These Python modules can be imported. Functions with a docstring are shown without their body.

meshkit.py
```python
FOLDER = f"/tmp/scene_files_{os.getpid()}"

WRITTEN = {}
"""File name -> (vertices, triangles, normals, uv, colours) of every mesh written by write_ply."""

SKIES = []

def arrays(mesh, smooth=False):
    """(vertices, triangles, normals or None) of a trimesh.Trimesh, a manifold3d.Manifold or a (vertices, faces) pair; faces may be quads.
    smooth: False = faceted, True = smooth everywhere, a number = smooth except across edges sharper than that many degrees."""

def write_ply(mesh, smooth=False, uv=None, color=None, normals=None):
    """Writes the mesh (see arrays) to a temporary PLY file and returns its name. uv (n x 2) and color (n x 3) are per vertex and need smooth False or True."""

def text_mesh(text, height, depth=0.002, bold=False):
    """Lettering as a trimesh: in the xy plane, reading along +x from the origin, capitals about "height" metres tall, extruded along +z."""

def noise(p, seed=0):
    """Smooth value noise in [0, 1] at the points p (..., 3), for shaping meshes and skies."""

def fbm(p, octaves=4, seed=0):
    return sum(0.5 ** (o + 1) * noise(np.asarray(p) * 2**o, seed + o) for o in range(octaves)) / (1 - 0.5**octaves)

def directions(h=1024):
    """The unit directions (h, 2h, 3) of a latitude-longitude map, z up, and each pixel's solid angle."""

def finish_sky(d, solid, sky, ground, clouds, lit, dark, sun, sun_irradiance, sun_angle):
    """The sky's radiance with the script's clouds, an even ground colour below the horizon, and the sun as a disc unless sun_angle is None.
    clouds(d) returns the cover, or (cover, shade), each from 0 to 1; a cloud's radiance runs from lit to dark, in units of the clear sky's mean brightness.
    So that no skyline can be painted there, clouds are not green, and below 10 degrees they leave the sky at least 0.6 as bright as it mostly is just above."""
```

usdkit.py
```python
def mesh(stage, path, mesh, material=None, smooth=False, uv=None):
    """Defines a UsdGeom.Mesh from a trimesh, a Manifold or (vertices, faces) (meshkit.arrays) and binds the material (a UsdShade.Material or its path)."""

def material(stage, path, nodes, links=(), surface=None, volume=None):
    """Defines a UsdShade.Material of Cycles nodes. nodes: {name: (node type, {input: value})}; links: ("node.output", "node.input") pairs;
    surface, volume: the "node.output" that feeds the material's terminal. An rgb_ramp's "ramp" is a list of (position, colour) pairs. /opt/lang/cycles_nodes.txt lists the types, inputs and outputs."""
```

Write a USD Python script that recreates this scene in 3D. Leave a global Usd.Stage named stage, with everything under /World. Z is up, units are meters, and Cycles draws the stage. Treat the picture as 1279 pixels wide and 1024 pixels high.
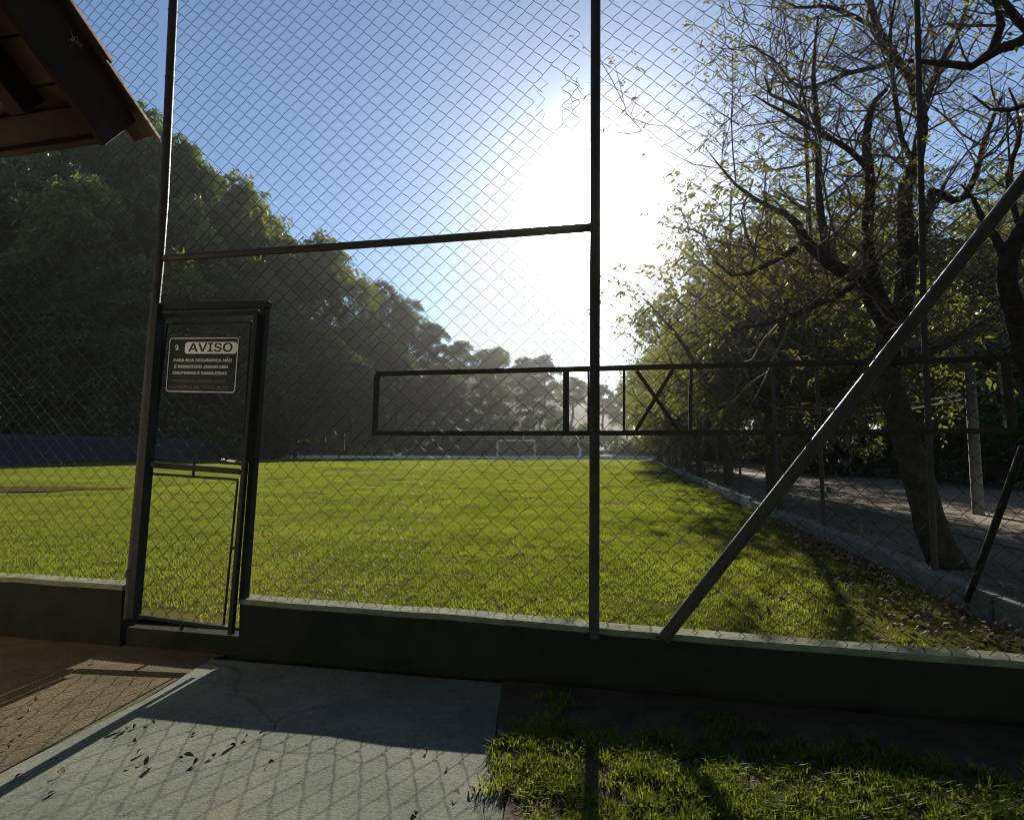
import math
import numpy as np
import trimesh
import usdkit
import meshkit
from pxr import Usd, UsdGeom, UsdLux, UsdShade, Sdf, Gf, Vt

stage = Usd.Stage.CreateInMemory()
UsdGeom.SetStageUpAxis(stage, 'Z')
UsdGeom.SetStageMetersPerUnit(stage, 1.0)
UsdGeom.Xform.Define(stage, '/World')
UsdGeom.Scope.Define(stage, '/World/Looks')

# ---------------------------------------------------------------- camera, sky, sun, exposure
FOC, PITCH, EYE = 680.0, math.atan(50 / 680.0), 1.25        # focal length in pixels of a 1279 x 1024 picture
EXPOSURE = 1.3
SUN_EL, SUN_AZ = math.radians(23.9), math.radians(9.5)       # azimuth from +y towards +x
SUN = np.array([math.sin(SUN_AZ) * math.cos(SUN_EL), math.cos(SUN_AZ) * math.cos(SUN_EL), math.sin(SUN_EL)])
SUN_POWER, SKY_POWER = 1.25, 0.056
HAZE = 0.00021

cam = UsdGeom.Camera.Define(stage, '/World/camera')
cam.CreateHorizontalApertureAttr(36.0)
cam.CreateVerticalApertureAttr(36.0 * 819 / 1024)
cam.CreateFocalLengthAttr(36.0 * FOC / 1279)
cam.CreateClippingRangeAttr(Gf.Vec2f(0.05, 5000))
cam.CreateExposureAttr(EXPOSURE)
cam.AddTranslateOp().Set(Gf.Vec3d(0, 0, EYE))
cam.AddRotateXOp().Set(90 + math.degrees(PITCH))

sky_mat = usdkit.material(stage, '/World/Looks/sky_air', {
    'sky': ('sky_texture', {'sky_type': 'single_scattering', 'sun_disc': False, 'sun_elevation': SUN_EL, 'sun_rotation': SUN_AZ,
                            'altitude': 600.0, 'air_density': 1.0, 'aerosol_density': 0.12, 'ozone_density': 2.0}),
    'tc': ('texture_coordinate', {}), 'nrm': ('vector_math', {'math_type': 'normalize'}),
    'dot': ('vector_math', {'math_type': 'dot_product', 'vector2': SUN}), 'pos': ('math', {'math_type': 'maximum', 'value2': 0.0}),
    'p1': ('math', {'math_type': 'power', 'value2': 260.0}), 'p2': ('math', {'math_type': 'power', 'value2': 30.0}),
    'm1': ('math', {'math_type': 'multiply', 'value2': 36.0}), 'm2': ('math', {'math_type': 'multiply', 'value2': 1.3}), 'sum': ('math', {'math_type': 'add'}),
    'tint': ('vector_math', {'math_type': 'scale', 'vector1': (1.0, 0.98, 0.94)}), 'add': ('vector_math', {'math_type': 'add'}),
    'bg': ('background_shader', {'strength': SKY_POWER})}, [('tc.generated', 'nrm.vector1'), ('nrm.vector', 'dot.vector1'), ('dot.value', 'pos.value1'), ('pos.value', 'p1.value1'), ('pos.value', 'p2.value1'), ('p1.value', 'm1.value1'), ('p2.value', 'm2.value1'),
     ('m1.value', 'sum.value1'), ('m2.value', 'sum.value2'), ('sum.value', 'tint.scale'), ('tint.vector', 'add.vector1'), ('sky.color', 'add.vector2'), ('add.vector', 'bg.color')], surface='bg.background')
dome = UsdLux.DomeLight.Define(stage, '/World/sky')
UsdShade.MaterialBindingAPI.Apply(dome.GetPrim()).Bind(sky_mat)
dome.GetPrim().SetCustomDataByKey('kind', 'structure')

sun = UsdLux.DistantLight.Define(stage, '/World/sun')
sun.CreateNormalizeAttr(True)
sun.CreateIntensityAttr(SUN_POWER)
sun.CreateAngleAttr(0.5)
sun.CreateColorAttr(Gf.Vec3f(1.0, 0.93, 0.82))
_z = SUN
_x = np.cross([0, 0, 1.0], _z); _x /= np.linalg.norm(_x)
_y = np.cross(_z, _x)
sun.AddTransformOp().Set(Gf.Matrix4d(*_x, 0, *_y, 0, *_z, 0, 0, 0, 20, 1))

# ---------------------------------------------------------------- helpers
EYEP = np.array([0, 0, EYE])
YAW = math.radians(12)
A = np.array([math.cos(YAW), -math.sin(YAW), 0])             # along the front fence, to the right
N = np.array([math.sin(YAW), math.cos(YAW), 0])              # away from the camera, along the side fence
C = 2.9748                                                   # the front wall's face: N . P = C
UP = np.array([0, 0, 1.0])


def ray(px, py):
    x, y = (px - 639.5) / FOC, (512 - py) / FOC
    return np.array([x, math.cos(PITCH) - math.sin(PITCH) * y, math.sin(PITCH) + math.cos(PITCH) * y])


def at_ground(px, py, z=0.0):
    d = ray(px, py)
    return EYEP + d * ((z - EYE) / d[2])


def at_fence(px, py, off=0.0):
    d = ray(px, py)
    return EYEP + d * ((C + off - N @ EYEP) / (N @ d))


def at_depth(px, py, y):
    d = ray(px, py)
    return EYEP + d * (y / d[1])


def W(s, n, z=0.0):
    """Fence coordinates to world: s along the fence, n away from the camera (n = C is the wall face)."""
    return A * s + N * n + UP * z


def SN(p):
    return float(A @ np.asarray(p)), float(N @ np.asarray(p))


NTH = ['first', 'second', 'third', 'fourth', 'fifth', 'sixth', 'seventh', 'eighth', 'ninth', 'tenth', 'eleventh', 'twelfth', 'thirteenth', 'fourteenth', 'fifteenth', 'sixteenth', 'seventeenth', 'eighteenth', 'nineteenth', 'twentieth']
NTH += ['twenty-' + x for x in NTH[:9]] + ['thirtieth'] + ['thirty-' + x for x in NTH[:9]]
taken = {}


def numbered(parent, name):
    key = (str(parent), name)
    k = taken.get(key, 0)
    taken[key] = k + 1
    return name if k == 0 else f'{name}_{k:03d}'


def tag(prim, label=None, cat=None, group=None, kind=None):
    for k, v in (('label', label), ('category', cat), ('group', group), ('kind', kind)):
        if v:
            prim.SetCustomDataByKey(k, v)
    return prim


def obj(name, mesh, mat, parent='/World', smooth=False, uv=None):
    parent = str(parent.GetPath()) if hasattr(parent, 'GetPath') else parent
    path = f'{parent}/{numbered(parent, name)}'
    return usdkit.mesh(stage, path, mesh, mat, smooth=smooth, uv=uv).GetPrim()


def thing(name, label, cat, group=None, loc=None):
    x = UsdGeom.Xform.Define(stage, '/World/' + numbered('/World', name))
    if loc is not None:
        x.AddTranslateOp().Set(Gf.Vec3d(*map(float, loc)))
    return tag(x.GetPrim(), label, cat, group)


def copy_of(source, name, label, cat, group, loc, rotz=0.0, scale=(1, 1, 1)):
    x = UsdGeom.Xform.Define(stage, '/World/' + numbered('/World', name))
    x.GetPrim().GetReferences().AddInternalReference(source)
    x.GetPrim().SetInstanceable(True)
    x.AddTranslateOp().Set(Gf.Vec3d(*map(float, loc)))
    x.AddRotateZOp().Set(math.degrees(rotz))
    x.AddScaleOp().Set(Gf.Vec3f(*map(float, scale)))
    return tag(x.GetPrim(), label, cat, group)


def cat(ms):
    return trimesh.util.concatenate(ms)


def tube_arrays(P, R, sides=8, cap=True, square=False):
    """A swept tube along P with radii R: (vertices, faces)."""
    P = np.asarray(P, float)
    R = np.broadcast_to(np.asarray(R, float), (len(P),))
    T = np.gradient(P, axis=0)
    T /= np.linalg.norm(T, axis=1, keepdims=True) + 1e-12
    ref = np.array([0, 0, 1.0]) if abs(T[0, 2]) < 0.9 else np.array([1.0, 0, 0])
    U = np.cross(T, ref); U /= np.linalg.norm(U, axis=1, keepdims=True) + 1e-9
    V = np.cross(T, U)
    ang = (np.arange(sides) + (0.5 if square else 0)) * 2 * math.pi / sides
    ring = P[:, None] + R[:, None, None] * (np.cos(ang)[None, :, None] * U[:, None] + np.sin(ang)[None, :, None] * V[:, None])
    v = ring.reshape(-1, 3)
    i, j = np.meshgrid(np.arange(len(P) - 1), np.arange(sides), indexing='ij')
    q = np.stack([i * sides + j, i * sides + (j + 1) % sides, (i + 1) * sides + (j + 1) % sides, (i + 1) * sides + j], -1).reshape(-1, 4)
    f = np.vstack([q[:, [0, 1, 2]], q[:, [0, 2, 3]]])
    if cap:
        n = len(v)
        v = np.vstack([v, P[:1], P[-1:]])
        j = np.arange(sides)
        last = (len(P) - 1) * sides
        f = np.vstack([f, np.stack([np.full(sides, n), (j + 1) % sides, j], 1), np.stack([np.full(sides, n + 1), last + j, last + (j + 1) % sides], 1)])
    return v, f


def tube(P, R, sides=10, cap=True):
    v, f = tube_arrays(P, R, sides, cap)
    m = trimesh.Trimesh(v, f, process=False)
    m.fix_normals() if False else None
    return m


def stack(parts):
    vs, fs, n = [], [], 0
    for v, f in parts:
        vs.append(v); fs.append(np.asarray(f) + n); n += len(v)
    return np.vstack(vs), np.vstack(fs)


def box(size, center=(0, 0, 0), ex=None, ey=None, ez=None, bevel=0.0):
    """A box with axes ex, ey, ez (unit vectors), bevelled by convex hull when asked."""
    s = np.asarray(size, float) / 2
    if bevel > 0:
        pts = []
        for sx in (-1, 1):
            for sy in (-1, 1):
                for sz in (-1, 1):
                    for k in range(3):
                        p = np.array([sx, sy, sz]) * s
                        for j in range(3):
                            if j != k:
                                p[j] -= (sx, sy, sz)[j] * bevel
                        pts.append(p)
        m = trimesh.convex.convex_hull(np.array(pts))
    else:
        m = trimesh.creation.box(2 * s)
    M = np.eye(4)
    M[:3, 0] = (1, 0, 0) if ex is None else ex
    M[:3, 1] = (0, 1, 0) if ey is None else ey
    M[:3, 2] = (0, 0, 1) if ez is None else ez
    M[:3, 3] = center
    m.apply_transform(M)
    return m


def bar(p, q, w, d, bevel=0.0, normal=N):
    """A square bar from p to q, w wide in the fence plane and d deep along the normal."""
    p, q = np.asarray(p, float), np.asarray(q, float)
    L = np.linalg.norm(q - p)
    ex = (q - p) / L
    ey = normal - ex * (normal @ ex); ey /= np.linalg.norm(ey)
    return box((L, d, w), (p + q) / 2, ex, ey, np.cross(ex, ey), bevel)


# ---------------------------------------------------------------- materials
def mat(name, c1, c2=None, rough=0.7, scale=6.0, spec=0.3, metallic=0.0, bump=0.0, bscale=40.0, c3=None, detail=6.0, space='position'):
    c2 = c2 or c1
    nodes = {'tc': ('geometry', {}),
             'n': ('noise_texture', {'scale': scale, 'detail': detail, 'roughness': 0.62}),
             'r': ('rgb_ramp', {'ramp': [(0.0, c1), (0.38, c1), (0.62, c2), (1.0, c3 or c2)]}),
             'p': ('principled_bsdf', {'roughness': rough, 'specular_ior_level': spec, 'metallic': metallic})}
    links = [('tc.position', 'n.vector'), ('n.fac', 'r.fac'), ('r.color', 'p.base_color')]
    if bump:
        nodes['n2'] = ('noise_texture', {'scale': bscale, 'detail': 5.0, 'roughness': 0.6})
        nodes['b'] = ('bump', {'strength': bump, 'distance': 0.02})
        links += [('tc.position', 'n2.vector'), ('n2.fac', 'b.height'), ('b.normal', 'p.normal')]
    return usdkit.material(stage, '/World/Looks/' + name, nodes, links, surface='p.BSDF')


def leaf_mat(name, c1, c2, trans=0.5, tint=(1.0, 1.15, 0.35), gloss=0.03, obj_var=0.25, yellow=0.0, patch=None):
    """Foliage: colour varies by leaf and by plant; light passes through the blades."""
    nodes = {'g': ('geometry', {}), 'o': ('object_info', {}),
             'n': ('noise_texture', {'scale': 0.8, 'detail': 3.0}),
             'add': ('math', {'math_type': 'add'}),
             'mul': ('math', {'math_type': 'multiply', 'value2': 0.5}),
             'r': ('rgb_ramp', {'ramp': [(0.15, c1), (0.8, c2)] + ([(1.0 - yellow, c2), (1.0, (0.32, 0.26, 0.05))] if yellow else [])}),
             'h': ('hsv', {'hue': 0.5, 'saturation': 1.0}),
             'v': ('map_range', {'from_min': 0.0, 'from_max': 1.0, 'to_min': 1 - obj_var, 'to_max': 1 + obj_var}),
             't': ('mix', {'mix_type': 'multiply', 'fac': 1.0, 'color2': tint}),
             'd': ('diffuse_bsdf', {}), 'tr': ('translucent_bsdf', {}),
             'm': ('mix_closure', {'fac': trans}),
             'gl': ('glossy_bsdf', {'roughness': 0.38, 'color': (0.9, 0.95, 1.0)}),
             'm2': ('mix_closure', {'fac': gloss})}
    links = [('g.position', 'n.vector'), ('n.fac', 'add.value1'), ('g.random_per_island', 'add.value2'), ('add.value', 'mul.value1'), ('mul.value', 'r.fac'),
             ('r.color', 'h.color'), ('o.random', 'v.value'), ('v.result', 'h.value'), ('h.color', 'd.color'), ('h.color', 't.color1'), ('t.color', 'tr.color'),
             ('d.BSDF', 'm.closure1'), ('tr.BSDF', 'm.closure2'), ('m.closure', 'm2.closure1'), ('gl.BSDF', 'm2.closure2')]
    if patch:                                   # worn patches of another colour, (scale, from, to, colour)
        nodes['np'] = ('noise_texture', {'scale': patch[0], 'detail': 5.0, 'roughness': 0.6})
        nodes['mp'] = ('map_range', {'from_min': patch[1], 'from_max': patch[2], 'to_min': 0.0, 'to_max': 0.85, 'clamp': True})
        nodes['xp'] = ('mix', {'color2': patch[3]})
        links = [l for l in links if l != ('r.color', 'h.color')] + [('g.position', 'np.vector'), ('np.fac', 'mp.value'), ('mp.result', 'xp.fac'), ('r.color', 'xp.color1'), ('xp.color', 'h.color')]
    return usdkit.material(stage, '/World/Looks/' + name, nodes, links, surface='m2.closure')


M_paint = mat('green_black_paint', (0.009, 0.011, 0.009), (0.014, 0.015, 0.012), rough=0.55, scale=14, spec=0.15, c3=(0.035, 0.022, 0.014), bump=0.15, bscale=120)
M_post = mat('weathered_grey_paint', (0.026, 0.025, 0.02), (0.04, 0.036, 0.028), rough=0.6, scale=10, spec=0.2, c3=(0.075, 0.05, 0.032), bump=0.15, bscale=110)
M_frame = mat('weathered_brown_grey_steel', (0.022, 0.02, 0.016), (0.036, 0.032, 0.025), rough=0.7, scale=12, spec=0.15, c3=(0.11, 0.075, 0.045), bump=0.2, bscale=90)
M_wire = usdkit.material(stage, '/World/Looks/green_coated_wire', {
    'g': ('geometry', {}), 'n': ('noise_texture', {'scale': 9.0, 'detail': 4.0}), 'r': ('rgb_ramp', {'ramp': [(0.3, (0.014, 0.02, 0.016)), (0.6, (0.03, 0.034, 0.027)), (0.75, (0.055, 0.042, 0.03))]}),
    'd': ('diffuse_bsdf', {}), 'gl': ('glossy_bsdf', {'roughness': 0.27, 'color': (0.9, 0.9, 0.85)}), 'm': ('mix_closure', {'fac': 0.011})},
    [('g.position', 'n.vector'), ('n.fac', 'r.fac'), ('r.color', 'd.color'), ('d.BSDF', 'm.closure1'), ('gl.BSDF', 'm.closure2')], surface='m.closure')
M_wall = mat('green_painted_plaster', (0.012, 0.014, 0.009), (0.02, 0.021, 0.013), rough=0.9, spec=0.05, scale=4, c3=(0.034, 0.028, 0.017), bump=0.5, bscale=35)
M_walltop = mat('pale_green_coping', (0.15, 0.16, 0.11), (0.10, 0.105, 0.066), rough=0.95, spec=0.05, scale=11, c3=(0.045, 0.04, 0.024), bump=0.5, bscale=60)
M_block = mat('mossy_concrete', (0.085, 0.09, 0.07), (0.14, 0.14, 0.11), rough=0.9, scale=9, c3=(0.05, 0.058, 0.03), bump=0.6, bscale=45)
M_pale = mat('pale_concrete', (0.30, 0.29, 0.25), (0.40, 0.38, 0.33), rough=0.9, scale=2)
M_far_wall = mat('blue_grey_wall_paint', (0.022, 0.026, 0.03), (0.032, 0.036, 0.04), rough=0.9, spec=0.1, scale=1.4, c3=(0.024, 0.025, 0.026))
M_slab = None
M_bark = mat('dark_bark', (0.028, 0.022, 0.017), (0.055, 0.044, 0.033), rough=0.95, scale=11, c3=(0.085, 0.075, 0.06), bump=0.9, bscale=38, spec=0.1)
M_twig = mat('twig_bark', (0.10, 0.08, 0.07), (0.15, 0.125, 0.105), rough=0.9, scale=4, spec=0.15)
M_wood_dark = mat('dark_stained_timber', (0.03, 0.02, 0.014), (0.045, 0.03, 0.02), rough=0.9, spec=0.1, scale=5, bump=0.3, bscale=50)
M_wood = mat('warm_brown_boards', (0.07, 0.036, 0.015), (0.10, 0.05, 0.02), rough=0.6, scale=5, bump=0.25, bscale=60)
M_tile = mat('weathered_clay_tile', (0.12, 0.075, 0.055), (0.17, 0.105, 0.075), rough=0.85, scale=12, c3=(0.07, 0.06, 0.05), bump=0.5, bscale=70)
M_houses = mat('cream_house_plaster', (0.40, 0.36, 0.28), (0.46, 0.41, 0.33), rough=0.9, scale=2)
M_white = mat('white_goal_paint', (0.30, 0.30, 0.28), (0.38, 0.38, 0.35), rough=0.5, scale=2)
M_net = mat('grey_net_cord', (0.35, 0.35, 0.33), rough=0.8)
M_sign = mat('sign_dark_green', (0.016, 0.02, 0.022), (0.022, 0.026, 0.026), rough=0.7, scale=20, spec=0.15)
M_signwhite = mat('sign_white', (0.50, 0.51, 0.46), (0.58, 0.58, 0.53), rough=0.5, scale=30)
M_signfaded = mat('sign_faded_lettering', (0.05, 0.05, 0.035), (0.065, 0.062, 0.042), rough=0.5, scale=30)
M_steel = mat('bare_steel', (0.35, 0.34, 0.32), (0.45, 0.44, 0.42), rough=0.35, scale=20, metallic=0.9)
M_pole = mat('grey_concrete_pole', (0.11, 0.10, 0.085), (0.16, 0.145, 0.12), rough=0.9, scale=7, bump=0.3)
M_dry = mat('dry_leaf', (0.035, 0.024, 0.014), (0.10, 0.066, 0.036), rough=0.85, scale=14, spec=0.1, c3=(0.26, 0.19, 0.11))
M_litter = mat('dry_leaf_litter', (0.10, 0.055, 0.03), (0.22, 0.13, 0.075), rough=0.85, scale=3, c3=(0.36, 0.27, 0.17))

L_forest = leaf_mat('forest_leaf', (0.045, 0.064, 0.02), (0.14, 0.15, 0.05), trans=0.48, gloss=0.03, obj_var=0.4)
L_bamboo = leaf_mat('feathery_leaf', (0.10, 0.11, 0.025), (0.23, 0.215, 0.06), trans=0.55, gloss=0.03)
L_row = leaf_mat('side_tree_leaf', (0.12, 0.115, 0.05), (0.28, 0.245, 0.11), trans=0.6, gloss=0.04, yellow=0.08)
L_near = leaf_mat('small_yellowing_leaf', (0.10, 0.085, 0.045), (0.22, 0.18, 0.09), trans=0.55, gloss=0.05, yellow=0.12)
L_yellow = leaf_mat('yellow_leaf', (0.30, 0.28, 0.04), (0.42, 0.36, 0.05), trans=0.55, gloss=0.03)
L_bush = leaf_mat('bush_leaf', (0.06, 0.10, 0.03), (0.18, 0.21, 0.07), trans=0.45, gloss=0.06)
L_grass = leaf_mat('field_grass', (0.115, 0.155, 0.022), (0.262, 0.27, 0.07), trans=0.6, gloss=0.006, obj_var=0.22, tint=(1.05, 1.03, 0.52), patch=(0.5, 0.55, 0.8, (0.22, 0.18, 0.08)))
L_lawn = leaf_mat('lawn_grass', (0.12, 0.155, 0.022), (0.27, 0.29, 0.06), trans=0.55, gloss=0.006, obj_var=0.25, tint=(1.05, 1.05, 0.42), patch=(3.0, 0.56, 0.8, (0.22, 0.18, 0.09)))


def ground_mat(name, stops, scale=3.0, rough=0.9, bump=0.4, bscale=60, second=None, spec=0.05, extra=None):
    nodes = {'g': ('geometry', {}),
             'n': ('noise_texture', {'scale': scale, 'detail': 9.0, 'roughness': 0.65}),
             'r': ('rgb_ramp', {'ramp': stops}),
             'n3': ('noise_texture', {'scale': scale * 18, 'detail': 6.0, 'roughness': 0.7}),
             'r3': ('rgb_ramp', {'ramp': [(0.30, (0.62, 0.62, 0.62)), (0.5, (1, 1, 1)), (0.72, (1.25, 1.22, 1.16))]}),
             'x': ('mix', {'mix_type': 'multiply', 'fac': 0.8}),
             'n2': ('noise_texture', {'scale': bscale, 'detail': 6.0, 'roughness': 0.65}),
             'b': ('bump', {'strength': bump, 'distance': 0.02}),
             'p': ('principled_bsdf', {'roughness': rough, 'specular_ior_level': spec})}
    links = [('g.position', 'n.vector'), ('g.position', 'n2.vector'), ('g.position', 'n3.vector'), ('n.fac', 'r.fac'), ('n3.fac', 'r3.fac'),
             ('r.color', 'x.color1'), ('r3.color', 'x.color2'), ('n2.fac', 'b.height'), ('b.normal', 'p.normal')]
    last = 'x.color'
    if second:
        sc, lo, hi, col = second
        nodes['n4'] = ('noise_texture', {'scale': sc, 'detail': 5.0, 'roughness': 0.6})
        nodes['m4'] = ('map_range', {'from_min': lo, 'from_max': hi, 'to_min': 0.0, 'to_max': 1.0, 'clamp': True})
        nodes['x4'] = ('mix', {'mix_type': 'mix', 'color2': col})
        links += [('g.position', 'n4.vector'), ('n4.fac', 'm4.value'), ('m4.result', 'x4.fac'), (last, 'x4.color1')]
        last = 'x4.color'
    if extra:
        nodes.update(extra[0])
        links += extra[1] + [(last, 'k.color1'), ('k.color', 'k2.color1')]
        last = 'k2.color'
    links.append((last, 'p.base_color'))
    return usdkit.material(stage, '/World/Looks/' + name, nodes, links, surface='p.BSDF')


_n = {'v': ('voronoi_texture', {'feature': 'distance_to_edge', 'scale': 0.9}), 'w': ('noise_texture', {'scale': 3.0, 'detail': 6.0}), 'mixv': ('mix', {'mix_type': 'linear_light', 'fac': 0.16}), 'th': ('map_range', {'from_min': 0.0, 'from_max': 0.011, 'to_min': 0.62, 'to_max': 1.0, 'clamp': True}),
      's': ('noise_texture', {'scale': 1.1, 'detail': 3.0}), 'sm': ('map_range', {'from_min': 0.45, 'from_max': 0.56, 'to_min': 0.0, 'to_max': 1.0, 'clamp': True}), 'k': ('mix', {'mix_type': 'multiply'}), 'sp': ('voronoi_texture', {'scale': 26.0}), 'spm': ('map_range', {'from_min': 0.05, 'from_max': 0.11, 'to_min': 0.35, 'to_max': 1.0, 'clamp': True}), 'k2': ('mix', {'mix_type': 'multiply', 'fac': 0.75})}
SLAB_EXTRA = (_n, [('g.position', 'w.vector'), ('g.position', 'mixv.color1'), ('w.color', 'mixv.color2'), ('mixv.color', 'v.vector'), ('v.distance', 'th.value'), ('g.position', 's.vector'), ('s.fac', 'sm.value'), ('sm.result', 'k.fac'), ('th.result', 'k.color2'),
                   ('g.position', 'sp.vector'), ('sp.distance', 'spm.value'), ('spm.result', 'k2.color2')])
M_slab = ground_mat('worn_green_court_paint', [(0.30, (0.082, 0.092, 0.07)), (0.5, (0.112, 0.121, 0.097)), (0.66, (0.15, 0.152, 0.122)), (0.8, (0.15, 0.13, 0.092))], scale=2.2, bump=0.25, bscale=90,
                    second=(1.3, 0.58, 0.74, (0.13, 0.11, 0.075)), extra=SLAB_EXTRA)
M_path = ground_mat('dusty_brown_path', [(0.3, (0.056, 0.044, 0.024)), (0.5, (0.08, 0.064, 0.036)), (0.7, (0.105, 0.086, 0.05))], scale=4, bump=0.5, bscale=70)
M_soil = ground_mat('dark_soil', [(0.3, (0.05, 0.04, 0.028)), (0.6, (0.085, 0.066, 0.045)), (0.8, (0.12, 0.09, 0.06))], scale=5, bump=0.9)
M_turf = ground_mat('turf_ground', [(0.3, (0.045, 0.055, 0.012)), (0.5, (0.065, 0.07, 0.016)), (0.7, (0.09, 0.08, 0.025))], scale=0.7, bump=0.8, bscale=25, spec=0.0)
M_bare = ground_mat('reddish_bare_earth', [(0.3, (0.045, 0.036, 0.012)), (0.5, (0.07, 0.045, 0.018)), (0.7, (0.09, 0.052, 0.026))], scale=1.4, bump=0.3, spec=0.0)
M_earth = ground_mat('earth_ground', [(0.3, (0.09, 0.07, 0.045)), (0.55, (0.15, 0.115, 0.08)), (0.75, (0.2, 0.16, 0.11))], scale=0.6, bump=0.7, bscale=12)
M_road = ground_mat('dusty_road', [(0.3, (0.12, 0.092, 0.064)), (0.55, (0.17, 0.135, 0.096)), (0.75, (0.21, 0.172, 0.125))], scale=0.9, bump=0.4, bscale=30)
M_hill = ground_mat('hill_soil', [(0.3, (0.03, 0.035, 0.016)), (0.6, (0.05, 0.05, 0.025)), (0.8, (0.07, 0.06, 0.035))], scale=0.3, bump=0.6, bscale=4)

# ---------------------------------------------------------------- terrain and paving
FZ = 0.12                # the field lies a little above the paving
S_SIDE = 2.30            # the side wall's field face in fence coordinates
S_LEFT, N_FAR = -46.0, 66.0


def hill_height(s, n):
    d1 = np.maximum(0, (S_LEFT - 4) - s)
    d2 = np.maximum(0, n - (N_FAR + 5)) * np.clip((8 - s) / 45, 0, 1)
    f = lambda d: 24 * (1 - np.exp(-(np.maximum(d, 0) / 34) ** 1.5))
    return np.minimum(f(d1) + f(d2), 30)


def grid(s0, s1, n0, n1, ds, dn, zf):
    S, Nn = np.meshgrid(np.linspace(s0, s1, int((s1 - s0) / ds) + 2), np.linspace(n0, n1, int((n1 - n0) / dn) + 2), indexing='ij')
    P = S[..., None] * A + Nn[..., None] * N
    P[..., 2] = zf(S, Nn)
    a, b = S.shape
    i, j = np.meshgrid(np.arange(a - 1), np.arange(b - 1), indexing='ij')
    q = np.stack([i * b + j, (i + 1) * b + j, (i + 1) * b + j + 1, i * b + j + 1], -1).reshape(-1, 4)
    return P.reshape(-1, 3), np.vstack([q[:, [0, 1, 2]], q[:, [0, 2, 3]]])


tag(obj('ground', grid(-400, 400, -400, 400, 40, 40, lambda s, n: -0.03 + 0 * s), M_earth), kind='structure')
tag(obj('hill', grid(-170, 60, -60, 220, 4, 4, lambda s, n: hill_height(s, n) + 1.2 * (meshkit.noise(np.stack([s / 9, n / 9, 0 * s], -1)) - 0.5) * (hill_height(s, n) > 0.5) - 0.05), M_hill, smooth=True), kind='structure')
tag(obj('football_field', grid(S_LEFT, S_SIDE, C + 0.15, N_FAR, 0.9, 0.9, lambda s, n: 0.03 * (meshkit.noise(np.stack([s / 1.7, n / 1.7, 0 * s], -1)) - 0.5) + FZ), M_turf, smooth=True), kind='structure')


def flat(poly, z, m, name):
    from shapely.geometry import Polygon
    p = Polygon(poly)
    v, f = trimesh.creation.triangulate_polygon(p, engine='earcut')
    return tag(obj(name, (np.c_[v, np.full(len(v), z)], f), m), kind='structure')


def joint_x(y):
    """The uneven joint between the brown path and the green slab."""
    return -1.78 + 0.165 * (y - 3.4) + 0.02 * math.sin(y * 5.1)


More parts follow.
